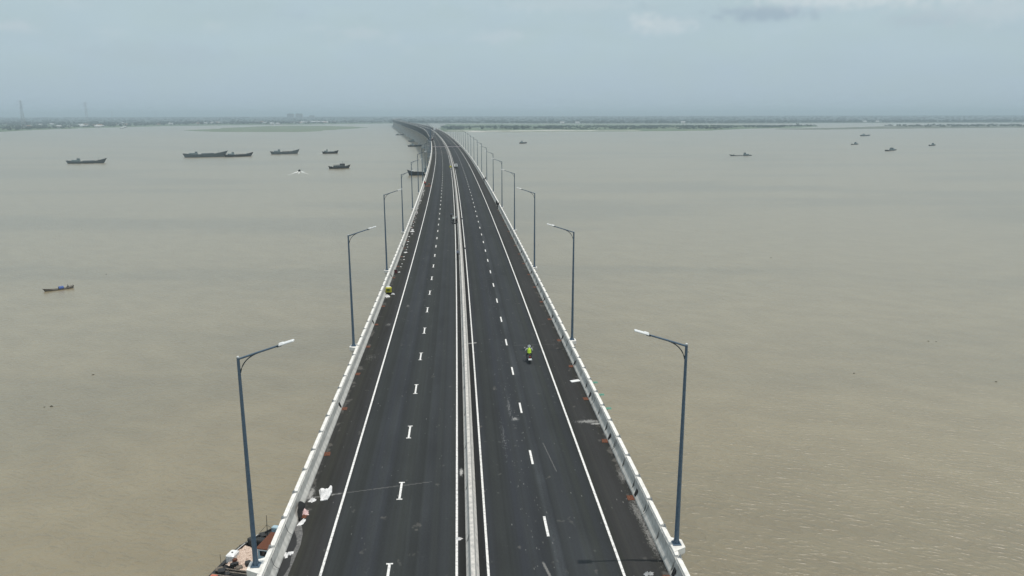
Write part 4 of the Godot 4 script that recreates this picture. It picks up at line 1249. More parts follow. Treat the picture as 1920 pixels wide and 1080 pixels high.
func make_traffic() -> void:
	var skin := Color(0.16, 0.09, 0.06)
	var hair := Color(0.012, 0.011, 0.010)
	motorcycle(spot(69.7, 6.13, -1.0), "black motorcycle ridden by the person in the hi-vis vest")
	var r := person(spot(69.7, 6.13, -1.0), rider_pose(), [Color(0.56, 0.82, 0.06), Color(0.66, 0.68, 0.69), Color(0.012, 0.012, 0.014), skin, hair], "person in yellow-green vest and white helmet riding a motorcycle", 0.026)
	var k := Mk.new()
	for i in 6:      # the vest: rings round the torso, a little outside the shirt
		var ya := 0.93 + 0.36 * i / 6.0
		var yb := 0.93 + 0.36 * (i + 1) / 6.0
		for j in 16:
			var q := []
			for e in [[ya, j], [ya, j + 1], [yb, j + 1], [yb, j]]:
				var t: float = (e[0] - 0.93) / 0.36
				var w: float = TAU * e[1] / 16.0
				var zc := lerpf(0.20, 0.12, t)
				q.append(Vector3(cos(w) * lerpf(0.185, 0.19, t), e[0], zc + sin(w) * lerpf(0.175, 0.165, t)))
			k.quad(q[0], q[1], q[2], q[3], Vector3(0, (ya + yb) / 2, 0.16))
	obj("hi_vis_vest", k.done(), M.hivis, r)
	k = Mk.new()
	var prof := [[-0.10, 0.115], [-0.03, 0.138], [0.04, 0.140], [0.09, 0.118], [0.13, 0.070], [0.145, 0.01]]
	var pa := []
	var ra := []
	for q in prof:
		pa.append(Vector3(0, 1.53 + q[0], 0.02)); ra.append(q[1])
	k.tube(pa, ra, 16)
	obj("helmet", k.done(), M.white, r)
	# two riders with a motorcycle stopped by the median
	motorcycle(spot(166.0, -0.95, -1.0, 0.9), "dark motorcycle stopped at an angle beside the median barrier")
	person(spot(165.0, -1.15, -1.0, 0.6), standing(0.10), [Color(0.62, 0.66, 0.62), Color(0.62, 0.66, 0.62), Color(0.02, 0.02, 0.024), skin, Color(0.6, 0.62, 0.6)], "person in pale shirt and white cap standing by the stopped motorcycle")
	person(spot(166.2, -0.62, -1.0, -0.5), standing(0.15), [Color(0.22, 0.24, 0.25), Color(0.22, 0.24, 0.25), Color(0.02, 0.02, 0.022), skin, hair], "person in grey shirt between the stopped motorcycle and the median")
	person(spot(172.0, -1.6, -1.0, 2.6), standing(0.05), [Color(0.20, 0.22, 0.24), Color(0.20, 0.22, 0.24), Color(0.015, 0.015, 0.018), skin, hair], "person in dark clothes walking ahead of the stopped motorcycle")
	person(spot(123.0, -0.56, -1.0, -0.2), standing(0.18, 0.2), [Color(0.10, 0.12, 0.17), Color(0.36, 0.38, 0.40), Color(0.008, 0.008, 0.010), skin, Color(0.2, 0.2, 0.2)], "person in dark trousers leaning forward beside the median barrier")
	# walkers at the parapets
	person(spot(253.3, -10.0, -1.0, 0.4), standing(0.05), [Color(0.50, 0.05, 0.035), Color(0.50, 0.05, 0.035), Color(0.012, 0.010, 0.010), skin, hair], "person in a red top standing by the parapet near the red cord", 0.045)
	person(spot(254.2, -10.05, -1.0, 1.2), standing(0.1), [Color(0.03, 0.02, 0.02), Color(0.05, 0.03, 0.03), Color(0.012, 0.010, 0.010), skin, hair], "person in black behind the one in the red top", 0.045)
	person(spot(194.4, 10.05, -1.0, 0.1), standing(0.0, 0.06), [Color(0.012, 0.012, 0.014), Color(0.012, 0.012, 0.014), Color(0.01, 0.01, 0.012), skin, hair], "person in black standing upright on the shoulder near the parapet", 0.045)
	person(spot(190.6, 10.02, -1.0, -1.2), standing(0.32, 0.2), [Color(0.012, 0.012, 0.014), Color(0.012, 0.012, 0.014), Color(0.01, 0.01, 0.012), skin, hair], "person in black leaning over the parapet", 0.045)
	person(spot(263.5, 10.0, -1.0, 0.8), standing(0.30, 0.2), [Color(0.014, 0.014, 0.016), Color(0.014, 0.014, 0.016), Color(0.01, 0.01, 0.012), skin, hair], "person in black bending beside the farther stretch of parapet", 0.045)
	person(spot(265.8, 10.58, 0.0, 0.2), {"hip": Vector3(0, 0.16, 0), "chest": Vector3(0, 0.46, -0.02), "neck": Vector3(0, 0.68, -0.04), "head": Vector3(0, 0.82, -0.06), "shoulder": [Vector3(-0.19, 0.62, -0.03), Vector3(0.19, 0.62, -0.03)], "elbow": [Vector3(-0.27, 0.38, -0.05), Vector3(0.26, 0.38, -0.05)], "wrist": [Vector3(-0.22, 0.22, -0.22), Vector3(0.2, 0.22, -0.22)], "knee": [Vector3(-0.42, 0.14, -0.06), Vector3(-0.40, 0.16, 0.10)], "ankle": [Vector3(-0.46, -0.28, -0.05), Vector3(-0.45, -0.26, 0.10)]}, [Color(0.012, 0.012, 0.014), Color(0.012, 0.012, 0.014), Color(0.01, 0.01, 0.012), skin, hair], "person in black sitting on top of the parapet", 0.045)
	person(spot(678.0, 9.9, -1.0, 0.3), standing(0.2), [Color(0.012, 0.012, 0.014), Color(0.012, 0.012, 0.014), Color(0.01, 0.01, 0.012), skin, hair], "tiny dark figure on the shoulder beyond the expansion joint", 0.06)
	van(spot(336.0, 1.35, -1.0), "white van stopped tight against the median barrier", M.white)
	van(spot(690.0, -8.9, -1.0, 0.15), "dark maroon van parked on the shoulder beyond the expansion joint", M.maroon)
	truck(spot(1085.0, 2.6, -1.0), "white box truck driving where the bridge starts to bend", M.white, M.white)
	truck(spot(2270.0, 6.0, -1.0), "tiny dark truck on the farthest stretch of bridge", M.hull, M.steel)
	# a yellow sheet of goods on the median beside the van
	k = Mk.new()
	k.bevel(Vector3(0, 0.35, 0), Vector3(0.9, 0.7, 1.6), 0.15)
	tag(obj("tarpaulin_bundle", k.done(), M.yellow, self, spot(341.0, -0.95, -1.0)), "yellowish wrapped bundle beside the median opposite the white van", "bundle")
	# the red cord laid on the shoulder
	k = Mk.new()
	var pts := []
	for i in 14:
		var t := i / 13.0
		pts.append(at(252.6 + 0.4 * sin(t * 7.0), -9.9 + 1.9 * t, -0.93))
	k.tube(pts, [0.07], 5)
	tag(obj("rope", k.done(), mat(Color(0.55, 0.16, 0.10), 0.8)), "reddish rope lying across the shoulder at the red-topped person's feet", "rope")
	k = Mk.new()
	k.tube([Vector3(0, 0, 0), Vector3(0, 0.05, 0), Vector3(0, 0.8, 0)], [0.30, 0.22, 0.10], 10)
	k.box(Vector3(0, 0.45, 0.25), Vector3(0.4, 0.5, 0.4))
	tag(obj("toolbox", k.done(), mat(Color(0.30, 0.16, 0.10), 0.8), self, spot(255.0, -8.7, -1.0)), "brown gear standing at the end of the reddish rope", "gear")

# ---------------------------------------------------------------- litter and fittings on the deck
func crumple(sx: float, sz: float, hgt: float, seed_: int, lobes := 0.35, fold := 1.0) -> ArrayMesh:     # a heap of loose sheet with folds and a wandering outline
	var n := noise(1.0, 4, seed_)
	var k := Mk.new()
	var rings := 7
	var seg := 22
	var grid := []
	for i in rings + 1:
		var row := []
		for j in seg:
			var w := TAU * j / seg
			var t := float(i) / rings
			var rad := t * (1.0 + lobes * 2.0 * n.get_noise_2d(cos(w) * 1.1, sin(w) * 1.1) + lobes * n.get_noise_2d(cos(w) * 3.0 + 9, sin(w) * 3.0))
			var x := cos(w) * rad * sx / 2
			var z := sin(w) * rad * sz / 2
			var y := hgt * (1.0 - t * t) * (0.7 + 1.1 * n.get_noise_2d(x * 4.0 * fold / sx + 20, z * 2.0 * fold / sz)) + hgt * 0.35 * fold * (1.0 - t) * n.get_noise_2d(x * 9.0 / sx, z * 9.0 / sz)
			row.append(Vector3(x, maxf(0.004 if i == rings else 0.012, y), z))
		grid.append(row)
	for i in rings:
		for j in seg:
			var q := (j + 1) % seg
			k.quad(grid[i][j], grid[i][q], grid[i + 1][q], grid[i + 1][j], Vector3(0, -3, 0))
	return k.done()

func spread_sack(outline: Array, hgt: float, seed_: int) -> ArrayMesh:     # a flattened sack with the given outline and a few broad folds
	var n := noise(1.0, 2, seed_)
	var k := Mk.new()
	var edge := []
	for i in outline.size():
		for j in 3:
			edge.append((outline[i] as Vector2).lerp(outline[(i + 1) % outline.size()], j / 3.0))
	var grid := []
	for i in 9:
		var t := i / 8.0
		var row := []
		for e in edge:
			var p: Vector2 = e * t
			var fold := absf(n.get_noise_2d(p.x * 1.5 + p.y * 0.9, p.y * 0.7 - p.x * 0.6)) * 1.8
			row.append(Vector3(p.x, maxf(0.006, hgt * (1.0 - t * t * 0.8) * (0.35 + fold)), p.y))
		grid.append(row)
	for i in 8:
		for j in edge.size():
			var q := (j + 1) % edge.size()
			k.quad(grid[i][j], grid[i][q], grid[i + 1][q], grid[i + 1][j], Vector3(0, -3, 0))
	for j in edge.size():
		var a: Vector3 = grid[8][j]
		var b: Vector3 = grid[8][(j + 1) % edge.size()]
		k.quad(a, b, b * Vector3(1, 0, 1), a * Vector3(1, 0, 1), Vector3(0, 0.05, 0))
	return k.done()

func make_litter() -> void:
	var lay := func(called: String, mesh: Mesh, m: Material, s: float, off: float, label: String, category: String, group := "", turn := 0.0, up := -1.0) -> Node3D:
		var o := obj(called, mesh, m, self, spot(s, off, up, turn))
		tag(o, label, category, group)
		return o
	lay.call("plastic_sack", spread_sack([Vector2(-0.42, -0.54), Vector2(-0.17, -0.72), Vector2(0.07, -0.62), Vector2(0.23, -0.65), Vector2(0.28, -1.0), Vector2(0.37, -0.87), Vector2(0.42, -0.22), Vector2(0.33, 0.29), Vector2(0.23, 0.76), Vector2(-0.2, 0.83), Vector2(-0.2, 0.58), Vector2(-0.27, 0.29)], 0.30, 34), M.sack, 44.4, -9.12, "large crumpled white sack lying on the shoulder asphalt", "sack", "", 0.07)
	lay.call("plastic_sack", crumple(0.42, 0.5, 0.14, 4), M.sack, 43.7, -9.78, "small white bag next to the large crumpled sack", "sack")
	lay.call("plastic_sack", crumple(0.65, 0.75, 0.18, 5, 0.5), M.pink, 42.2, -10.0, "pale pinkish rag pile beside the black curved cover", "rag")
	lay.call("plastic_sack", crumple(0.30, 0.8, 0.10, 6, 0.6), M.sack, 41.1, -9.92, "thin twisted white bag below the pinkish rag pile", "sack", "", -0.3)
	lay.call("plastic_sack", crumple(0.75, 0.5, 0.12, 7, 0.5), M.sack, 37.75, -10.0, "white bag lying on the black plastic by the parapet", "sack", "", 0.4)
	lay.call("plastic_sack", crumple(0.35, 0.3, 0.10, 8), M.sack, 38.6, -0.72, "white scrap on the inner line of the serifed carriageway", "scrap")
	lay.call("plastic_sack", crumple(0.5, 0.4, 0.10, 9, 0.5), M.lens, 34.6, 9.1, "grey-white cloth on the shoulder near the lamp shadow", "cloth")
	# torn black plastic where the asphalt stops short of the parapet
	var k := Mk.new()
	var row := [[33.0, 0.0], [34.5, 0.42], [35.6, 0.34], [36.6, 0.50], [37.8, 0.36], [38.7, 0.44], [39.4, 0.30], [40.2, 0.0]]
	for i in row.size() - 1:
		k.sheet(at(row[i][0], -10.15, -0.992), at(row[i][0], -10.15 + row[i][1], -0.985), at(row[i + 1][0], -10.15 + row[i + 1][1], -0.985), at(row[i + 1][0], -10.15, -0.992), Vector3.UP)
	tag(obj("plastic_sheet", k.done(), M.black), "torn black plastic sheet along the foot of the parapet", "sheet")
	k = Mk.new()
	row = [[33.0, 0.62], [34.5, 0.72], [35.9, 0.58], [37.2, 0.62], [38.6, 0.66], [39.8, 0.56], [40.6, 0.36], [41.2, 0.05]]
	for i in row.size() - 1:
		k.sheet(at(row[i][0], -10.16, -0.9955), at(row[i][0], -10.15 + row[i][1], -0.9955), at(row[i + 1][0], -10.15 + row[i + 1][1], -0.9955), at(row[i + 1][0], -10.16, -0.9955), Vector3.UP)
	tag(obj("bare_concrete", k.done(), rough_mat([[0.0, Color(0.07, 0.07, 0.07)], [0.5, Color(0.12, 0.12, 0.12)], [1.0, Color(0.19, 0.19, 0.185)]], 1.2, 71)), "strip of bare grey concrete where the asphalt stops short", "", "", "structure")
	# the black curved cover leaning on the parapet
	k = Mk.new()
	var seg := 12
	for i in seg:
		var t0 := float(i) / seg
		var t1 := float(i + 1) / seg
		var q := []
		for e in [[t0, 0.0], [t1, 0.0], [t1, 1.0], [t0, 1.0]]:
			var w: float = 0.62 * sin(PI * e[0]) * (e[1] - 0.35)
			q.append(Vector3(-0.10 + 0.34 * (1.0 - e[0]) * 0.2 - 0.20 * e[1] * sin(PI * e[0]), 0.05 + 0.75 * e[1] * sin(PI * e[0]) * 0.9 + 0.08 * e[0], 0.95 - 1.9 * e[0] + w * 0.15))
		var inn := Vector3(-1.0, 0.2, 0)
		k.quad(q[0], q[1], q[2], q[3], inn)
		var back := Vector3(-0.03, -0.02, 0)
		k.quad(q[0] + back, q[1] + back, q[2] + back, q[3] + back, Vector3(3, 0.2, 0))
		k.quad(q[3], q[2], q[2] + back, q[3] + back, Vector3(0, -2, 0))
		k.quad(q[0], q[1], q[1] + back, q[0] + back, Vector3(0, 3, 0))
	lay.call("curved_cover", k.done(), M.black, 42.1, -9.95, "black curved cover leaning against the parapet", "cover", "", 0.0)
	# yellow drum cart with sacks round it
	var cart := thing("generator", spot(99.6, -9.85, -1.0, 0.05), "yellow-green boxed generator standing at the parapet", "generator")
	k = Mk.new()
	k.bevel(Vector3(0, 0.52, 0), Vector3(0.80, 0.62, 0.75), 0.08)
	obj("housing", k.done(), M.yellow, cart)
	k = Mk.new()
	k.box(Vector3(0, 0.12, 0), Vector3(0.84, 0.16, 0.8))
	obj("skid_frame", k.done(), M.black, cart)
	k = Mk.new()
	k.box(Vector3(-0.05, 0.55, 0.381), Vector3(0.42, 0.36, 0.012))
	obj("grille", k.done(), mat(Color(0.10, 0.13, 0.02), 0.7), cart)
	k = Mk.new()
	for x in [-0.4, 0.4]:
		k.tube([Vector3(x, 0.13, 0.42), Vector3(x * 1.12, 0.13, 0.42)], [0.12], 10)
	obj("wheel", k.done(), M.rubber, cart)
	lay.call("plastic_sack", crumple(0.6, 0.5, 0.16, 10), M.sack, 99.9, -9.9, "white sack lying on top of the yellow generator", "sack", "", 0.0, -0.17)
	lay.call("plastic_sack", crumple(0.7, 0.9, 0.25, 12, 0.5), M.sack, 97.8, -10.0, "grey-white bag heap in front of the yellow generator", "sack", "", 0.3)
	lay.call("plastic_sack", crumple(0.45, 0.45, 0.18, 13), M.sack, 99.0, -9.30, "small white bag at the road side of the yellow generator", "sack")
	# a bucket
	k = Mk.new()
	k.tube([Vector3(0, 0, 0), Vector3(0, 0.45, 0)], [0.20, 0.26], 14, false)
	k.tube([Vector3(0, 0.02, 0), Vector3(0, 0.03, 0)], [0.20, 0.20], 14)
	var bucket := thing("bucket", spot(112.9, -9.9, -1.0), "dark maroon bucket on the shoulder beyond the generator", "bucket")
	obj("pail", k.done(), M.maroon, bucket)
	k = Mk.new()
	var hp := []
	for i in 9:
		hp.append(Vector3(0.26 * cos(PI * i / 8.0), 0.45 + 0.16 * sin(PI * i / 8.0), 0.05))
	k.tube(hp, [0.008], 5)
	obj("handle", k.done(), M.galvanised, bucket)
	# white scraps strewn along the shoulder
	var bits := [crumple(0.38, 0.55, 0.12, 14, 0.5), crumple(0.30, 0.34, 0.10, 15, 0.5), crumple(0.50, 0.36, 0.14, 16, 0.6)]
	var line := [[113.7, -9.46], [117.3, -9.44], [119.9, -9.45], [129.8, -9.59], [138.4, -9.57], [147.6, -9.96], [151.3, -9.41], [159.4, -9.92], [168.4, -9.71], [177.5, -9.89], [192.6, -10.0], [201.1, -10.0], [212.9, -10.0], [226.0, -9.77], [244.0, -9.85]]
	var where := []
	for i in line.size() - 1:
		var m := maxi(1, int((line[i + 1][0] - line[i][0]) / 2.6))
		for j in m:
			where.append(Vector2(lerpf(line[i][0], line[i + 1][0], float(j) / m) + rng.randf_range(-0.4, 0.4), lerpf(line[i][1], line[i + 1][1], float(j) / m) + rng.randf_range(-0.14, 0.14)))
	for i in where.size():
		var big := i % 9 == 5
		var o: Node3D = lay.call("litter_scrap", bits[i % 3], M.sack, where[i].x, where[i].y, "white plastic scrap in the line strewn along the shoulder", "litter", "white scraps strewn along the shoulder", rng.randf() * TAU)
		o.scale = Vector3.ONE * (1.3 if big else rng.randf_range(0.5, 0.9))
	lay.call("plastic_sack", crumple(0.8, 0.7, 0.3, 18), M.sack, 154.0, -9.55, "white bag larger than the scraps in the strewn line", "sack")
	lay.call("plastic_sack", crumple(0.6, 0.9, 0.3, 19), M.black, 151.5, -10.0, "black bag at the parapet foot beside the strewn scraps", "bag")
	# white board lying on the right shoulder
	k = Mk.new()
	k.bevel(Vector3(0, 0.03, 0), Vector3(0.86, 0.05, 0.46), 0.012)
	lay.call("board", k.done(), M.white, 63.8, 9.72, "white rectangular board lying flat on the shoulder", "board", "", 0.30)
	# drain grates with rusty plates
	var plate := Mk.new()
	plate.bevel(Vector3(0, 0.012, 0), Vector3(0.42, 0.024, 0.60), 0.008)
	var pm := plate.done()
	var hole := Mk.new()
	hole.bevel(Vector3(0.0, 0.30, 0), Vector3(0.05, 0.44, 0.30), 0.01)
	var hm := hole.done()
	for side in [-1.0, 1.0]:
		for i in 19:
			var s := (33.4 if side < 0 else 34.1) + 8.45 * i
			var o := thing("drain_plate", spot(s, side * 9.94, -0.999), "rusty steel drain plate at the foot of the parapet beside the serifed dashes" if side < 0 else "rusty steel drain plate at the foot of the motorcyclist's parapet", "drain plate", "drain plates along the parapet over the moored boats" if side < 0 else "drain plates along the motorcyclist's parapet")
			obj("plate", pm, M.rust, o, Transform3D(Basis(Vector3.UP, rng.randf_range(-0.2, 0.2)), Vector3(0, 0, 0)))
			var up := Transform3D(Basis(Vector3(0, 0, 1), side * -0.35), Vector3(side * 0.24, 0.06, 0))
			if side > 0 or i % 3 == 0:
				obj("scupper_flap", hm, M.black, o, up)
	# cable ends looped down the parapet faces
	for q in [[39.3, -1.0], [36.0, -1.0], [40.0, 1.0], [49.0, 1.0], [57.5, 1.0]]:
		k = Mk.new()
		var pts := []
		for j in 9:
			var t := j / 8.0
			var up := lerpf(-0.06, -0.99, t)
			var off := lerpf(10.40, 10.10, pow(t, 1.6)) - 0.03 * sin(PI * t)
			pts.append(at(q[0] - 0.25 * sin(PI * t * 0.9) + 0.5 * t, q[1] * off, up))
		k.tube(pts, [0.012], 5)
		tag(obj("cable", k.done(), M.lamp_dark), "thin dark cable hanging down the inner face of the parapet over the workboat" if q[1] < 0 else "thin dark cable hanging down the inner face of the motorcyclist's parapet", "cable", "cables hanging on the parapet over the workboat" if q[1] < 0 else "cables hanging on the motorcyclist's parapet")
	# green netting panels outside the right parapet
	for s in [61.0, 58.1, 55.1]:
		var o := thing("net_panel", spot(s, 10.74, -0.12), "small green net panel on a bracket outside the parapet", "net panel", "green net panels outside the parapet")
		k = Mk.new()
		for j in 4:
			k.box(Vector3(0.27, 0.0, -0.13 + 0.086 * j), Vector3(0.40, 0.012, 0.02))
		for j in 4:
			k.box(Vector3(0.10 + 0.115 * j, 0.013, 0.0), Vector3(0.02, 0.012, 0.30))
		k.box(Vector3(0.27, -0.016, 0), Vector3(0.42, 0.012, 0.42))
		obj("net", k.done(), M.green, o)
		k = Mk.new()
		k.tube([Vector3(0, -0.05, 0), Vector3(0.1, -0.03, 0)], [0.02], 6)
		k.tube([Vector3(0, -0.3, 0), Vector3(0.3, -0.03, 0)], [0.015], 6)
		obj("bracket", k.done(), M.galvanised, o)

# ---------------------------------------------------------------- boats
# bow at -z. Returns a shell with sheer, flared sides and a deck set below the rail.
func hull(L: float, B: float, free: float, bow: float, stern: float, flare := 0.75, well := 0.4) -> Array:
	var k := Mk.new()
	var d := Mk.new()
	var n := 18
	var rail := []
	var foot := []
	for i in n + 1:
		var t := float(i) / n                     # 0 bow, 1 stern
		var w := pow(sin(minf(t / 0.34, 1.0) * PI / 2), 0.75) * lerpf(1.0, 0.80 - 0.3 * clampf(stern - 1.0, 0, 1), smoothstep(0.7, 1.0, t))
		if i == 0: w = 0.03
		var y := free + bow * pow(maxf(0, 1.0 - t / 0.42), 2.2) + stern * pow(maxf(0, (t - 0.72) / 0.28), 2.0)
		var rake := -L * 0.10 * pow(maxf(0, 1.0 - t / 0.3), 2.0) + L * 0.05 * pow(maxf(0, (t - 0.85) / 0.15), 2.0)
		var z := lerpf(-L * 0.42, L * 0.46, t)
		rail.append([Vector3(-B / 2 * w, y, z + rake), Vector3(B / 2 * w, y, z + rake)])
		foot.append([Vector3(-B / 2 * w * flare, -0.6, z), Vector3(B / 2 * w * flare, -0.6, z)])
	for i in n:
		for e in 2:
			k.quad(rail[i][e], rail[i + 1][e], foot[i + 1][e], foot[i][e], Vector3(0, 0, (foot[i][0].z + foot[i + 1][0].z) / 2))
			var inner_a: Vector3 = rail[i][e] * Vector3(0.9, 1, 1)
			var inner_b: Vector3 = rail[i + 1][e] * Vector3(0.9, 1, 1)
			k.quad(rail[i][e], rail[i + 1][e], inner_b, inner_a, Vector3(0, -9, 0))
			k.quad(inner_a, inner_b, inner_b - Vector3(0, well, 0), inner_a - Vector3(0, well, 0), inner_a * Vector3(3, 1, 1))
		var dn := Vector3(0, -well, 0)
		d.quad(rail[i][0] * Vector3(0.9, 1, 1) + dn, rail[i][1] * Vector3(0.9, 1, 1) + dn, rail[i + 1][1] * Vector3(0.9, 1, 1) + dn, rail[i + 1][0] * Vector3(0.9, 1, 1) + dn, Vector3(0, -9, 0))
	k.quad(rail[n][0], rail[n][1], foot[n][1], foot[n][0], Vector3.ZERO)
	k.quad(rail[0][0], rail[0][1], foot[0][1], foot[0][0], Vector3.ZERO)
	return [k.done(), d.done()]

func facing(a: Vector2, b: Vector2) -> Transform3D:       # stern at a, bow at b, given as (x, distance ahead)
	var d := b - a
	var m := (a + b) / 2
	return Transform3D(Basis(Vector3.UP, -atan2(d.x, d.y)), Vector3(m.x, 0, -m.y))

func cargo_boat(a: Vector2, b: Vector2, label: String, free: float, bow: float, laden: bool, m: Material, load_: Material) -> void:
	var L := a.distance_to(b) * 1.06
	var B := L * 0.19
	var t := thing("cargo_boat", facing(a, b), label, "boat")
	var h := hull(L, B, free, bow, bow * 0.35, 0.82, 0.3)
	obj("hull", h[0], m, t)
	obj("deck", h[1], M.hull, t)
	var k := Mk.new()
	if laden:
		k.hexa([Vector3(-B * 0.36, free - 0.3, L * 0.10), Vector3(B * 0.36, free - 0.3, L * 0.10), Vector3(B * 0.34, free - 0.3, -L * 0.20), Vector3(-B * 0.34, free - 0.3, -L * 0.20), Vector3(-B * 0.33, free + L * 0.022, L * 0.09), Vector3(B * 0.33, free + L * 0.022, L * 0.09), Vector3(B * 0.31, free + L * 0.026, -L * 0.19), Vector3(-B * 0.31, free + L * 0.026, -L * 0.19)])
		obj("hatch_cover", k.done(), load_, t)
	else:
		var heap := crumple(B * 0.7, L * 0.34, L * 0.022, int(L * 7), 0.15)
		obj("cargo_heap", heap, load_, t, Transform3D(Basis.IDENTITY, Vector3(0, free - 0.3, -L * 0.03)))
	k = Mk.new()
	k.bevel(Vector3(0, free + 0.9, L * 0.27), Vector3(B * 0.66, 2.2, L * 0.20), 0.12)
	obj("deck_house", k.done(), M.cabin, t)
	k = Mk.new()
	k.bevel(Vector3(0, free + 2.9, L * 0.205), Vector3(B * 0.5, 1.9, L * 0.06), 0.12)
	var wheelhouse := obj("wheelhouse", k.done(), M.cabin, t)
	k = Mk.new()
	k.box(Vector3(0, free + 3.1, L * 0.205 - L * 0.0305), Vector3(B * 0.42, 0.7, 0.05))
	k.box(Vector3(B * 0.251, free + 3.1, L * 0.205), Vector3(0.04, 0.7, L * 0.045))
	k.box(Vector3(-B * 0.251, free + 3.1, L * 0.205), Vector3(0.04, 0.7, L * 0.045))
	obj("window_band", k.done(), M.glass_dark, wheelhouse)
	k = Mk.new()
	k.tube([Vector3(0, free + 3.8, L * 0.21), Vector3(0, free + 5.6, L * 0.21)], [0.10, 0.05], 6)
	k.tube([Vector3(0, free, -L * 0.30), Vector3(0, free + bow + 1.2, -L * 0.30)], [0.12, 0.06], 6)
	obj("mast", k.done(), M.steel, t)
	k = Mk.new()
	k.bevel(Vector3(0, free + 0.5 + bow * 0.2, -L * 0.31), Vector3(B * 0.25, 0.8, L * 0.03), 0.1)
	obj("winch", k.done(), M.hull, t)

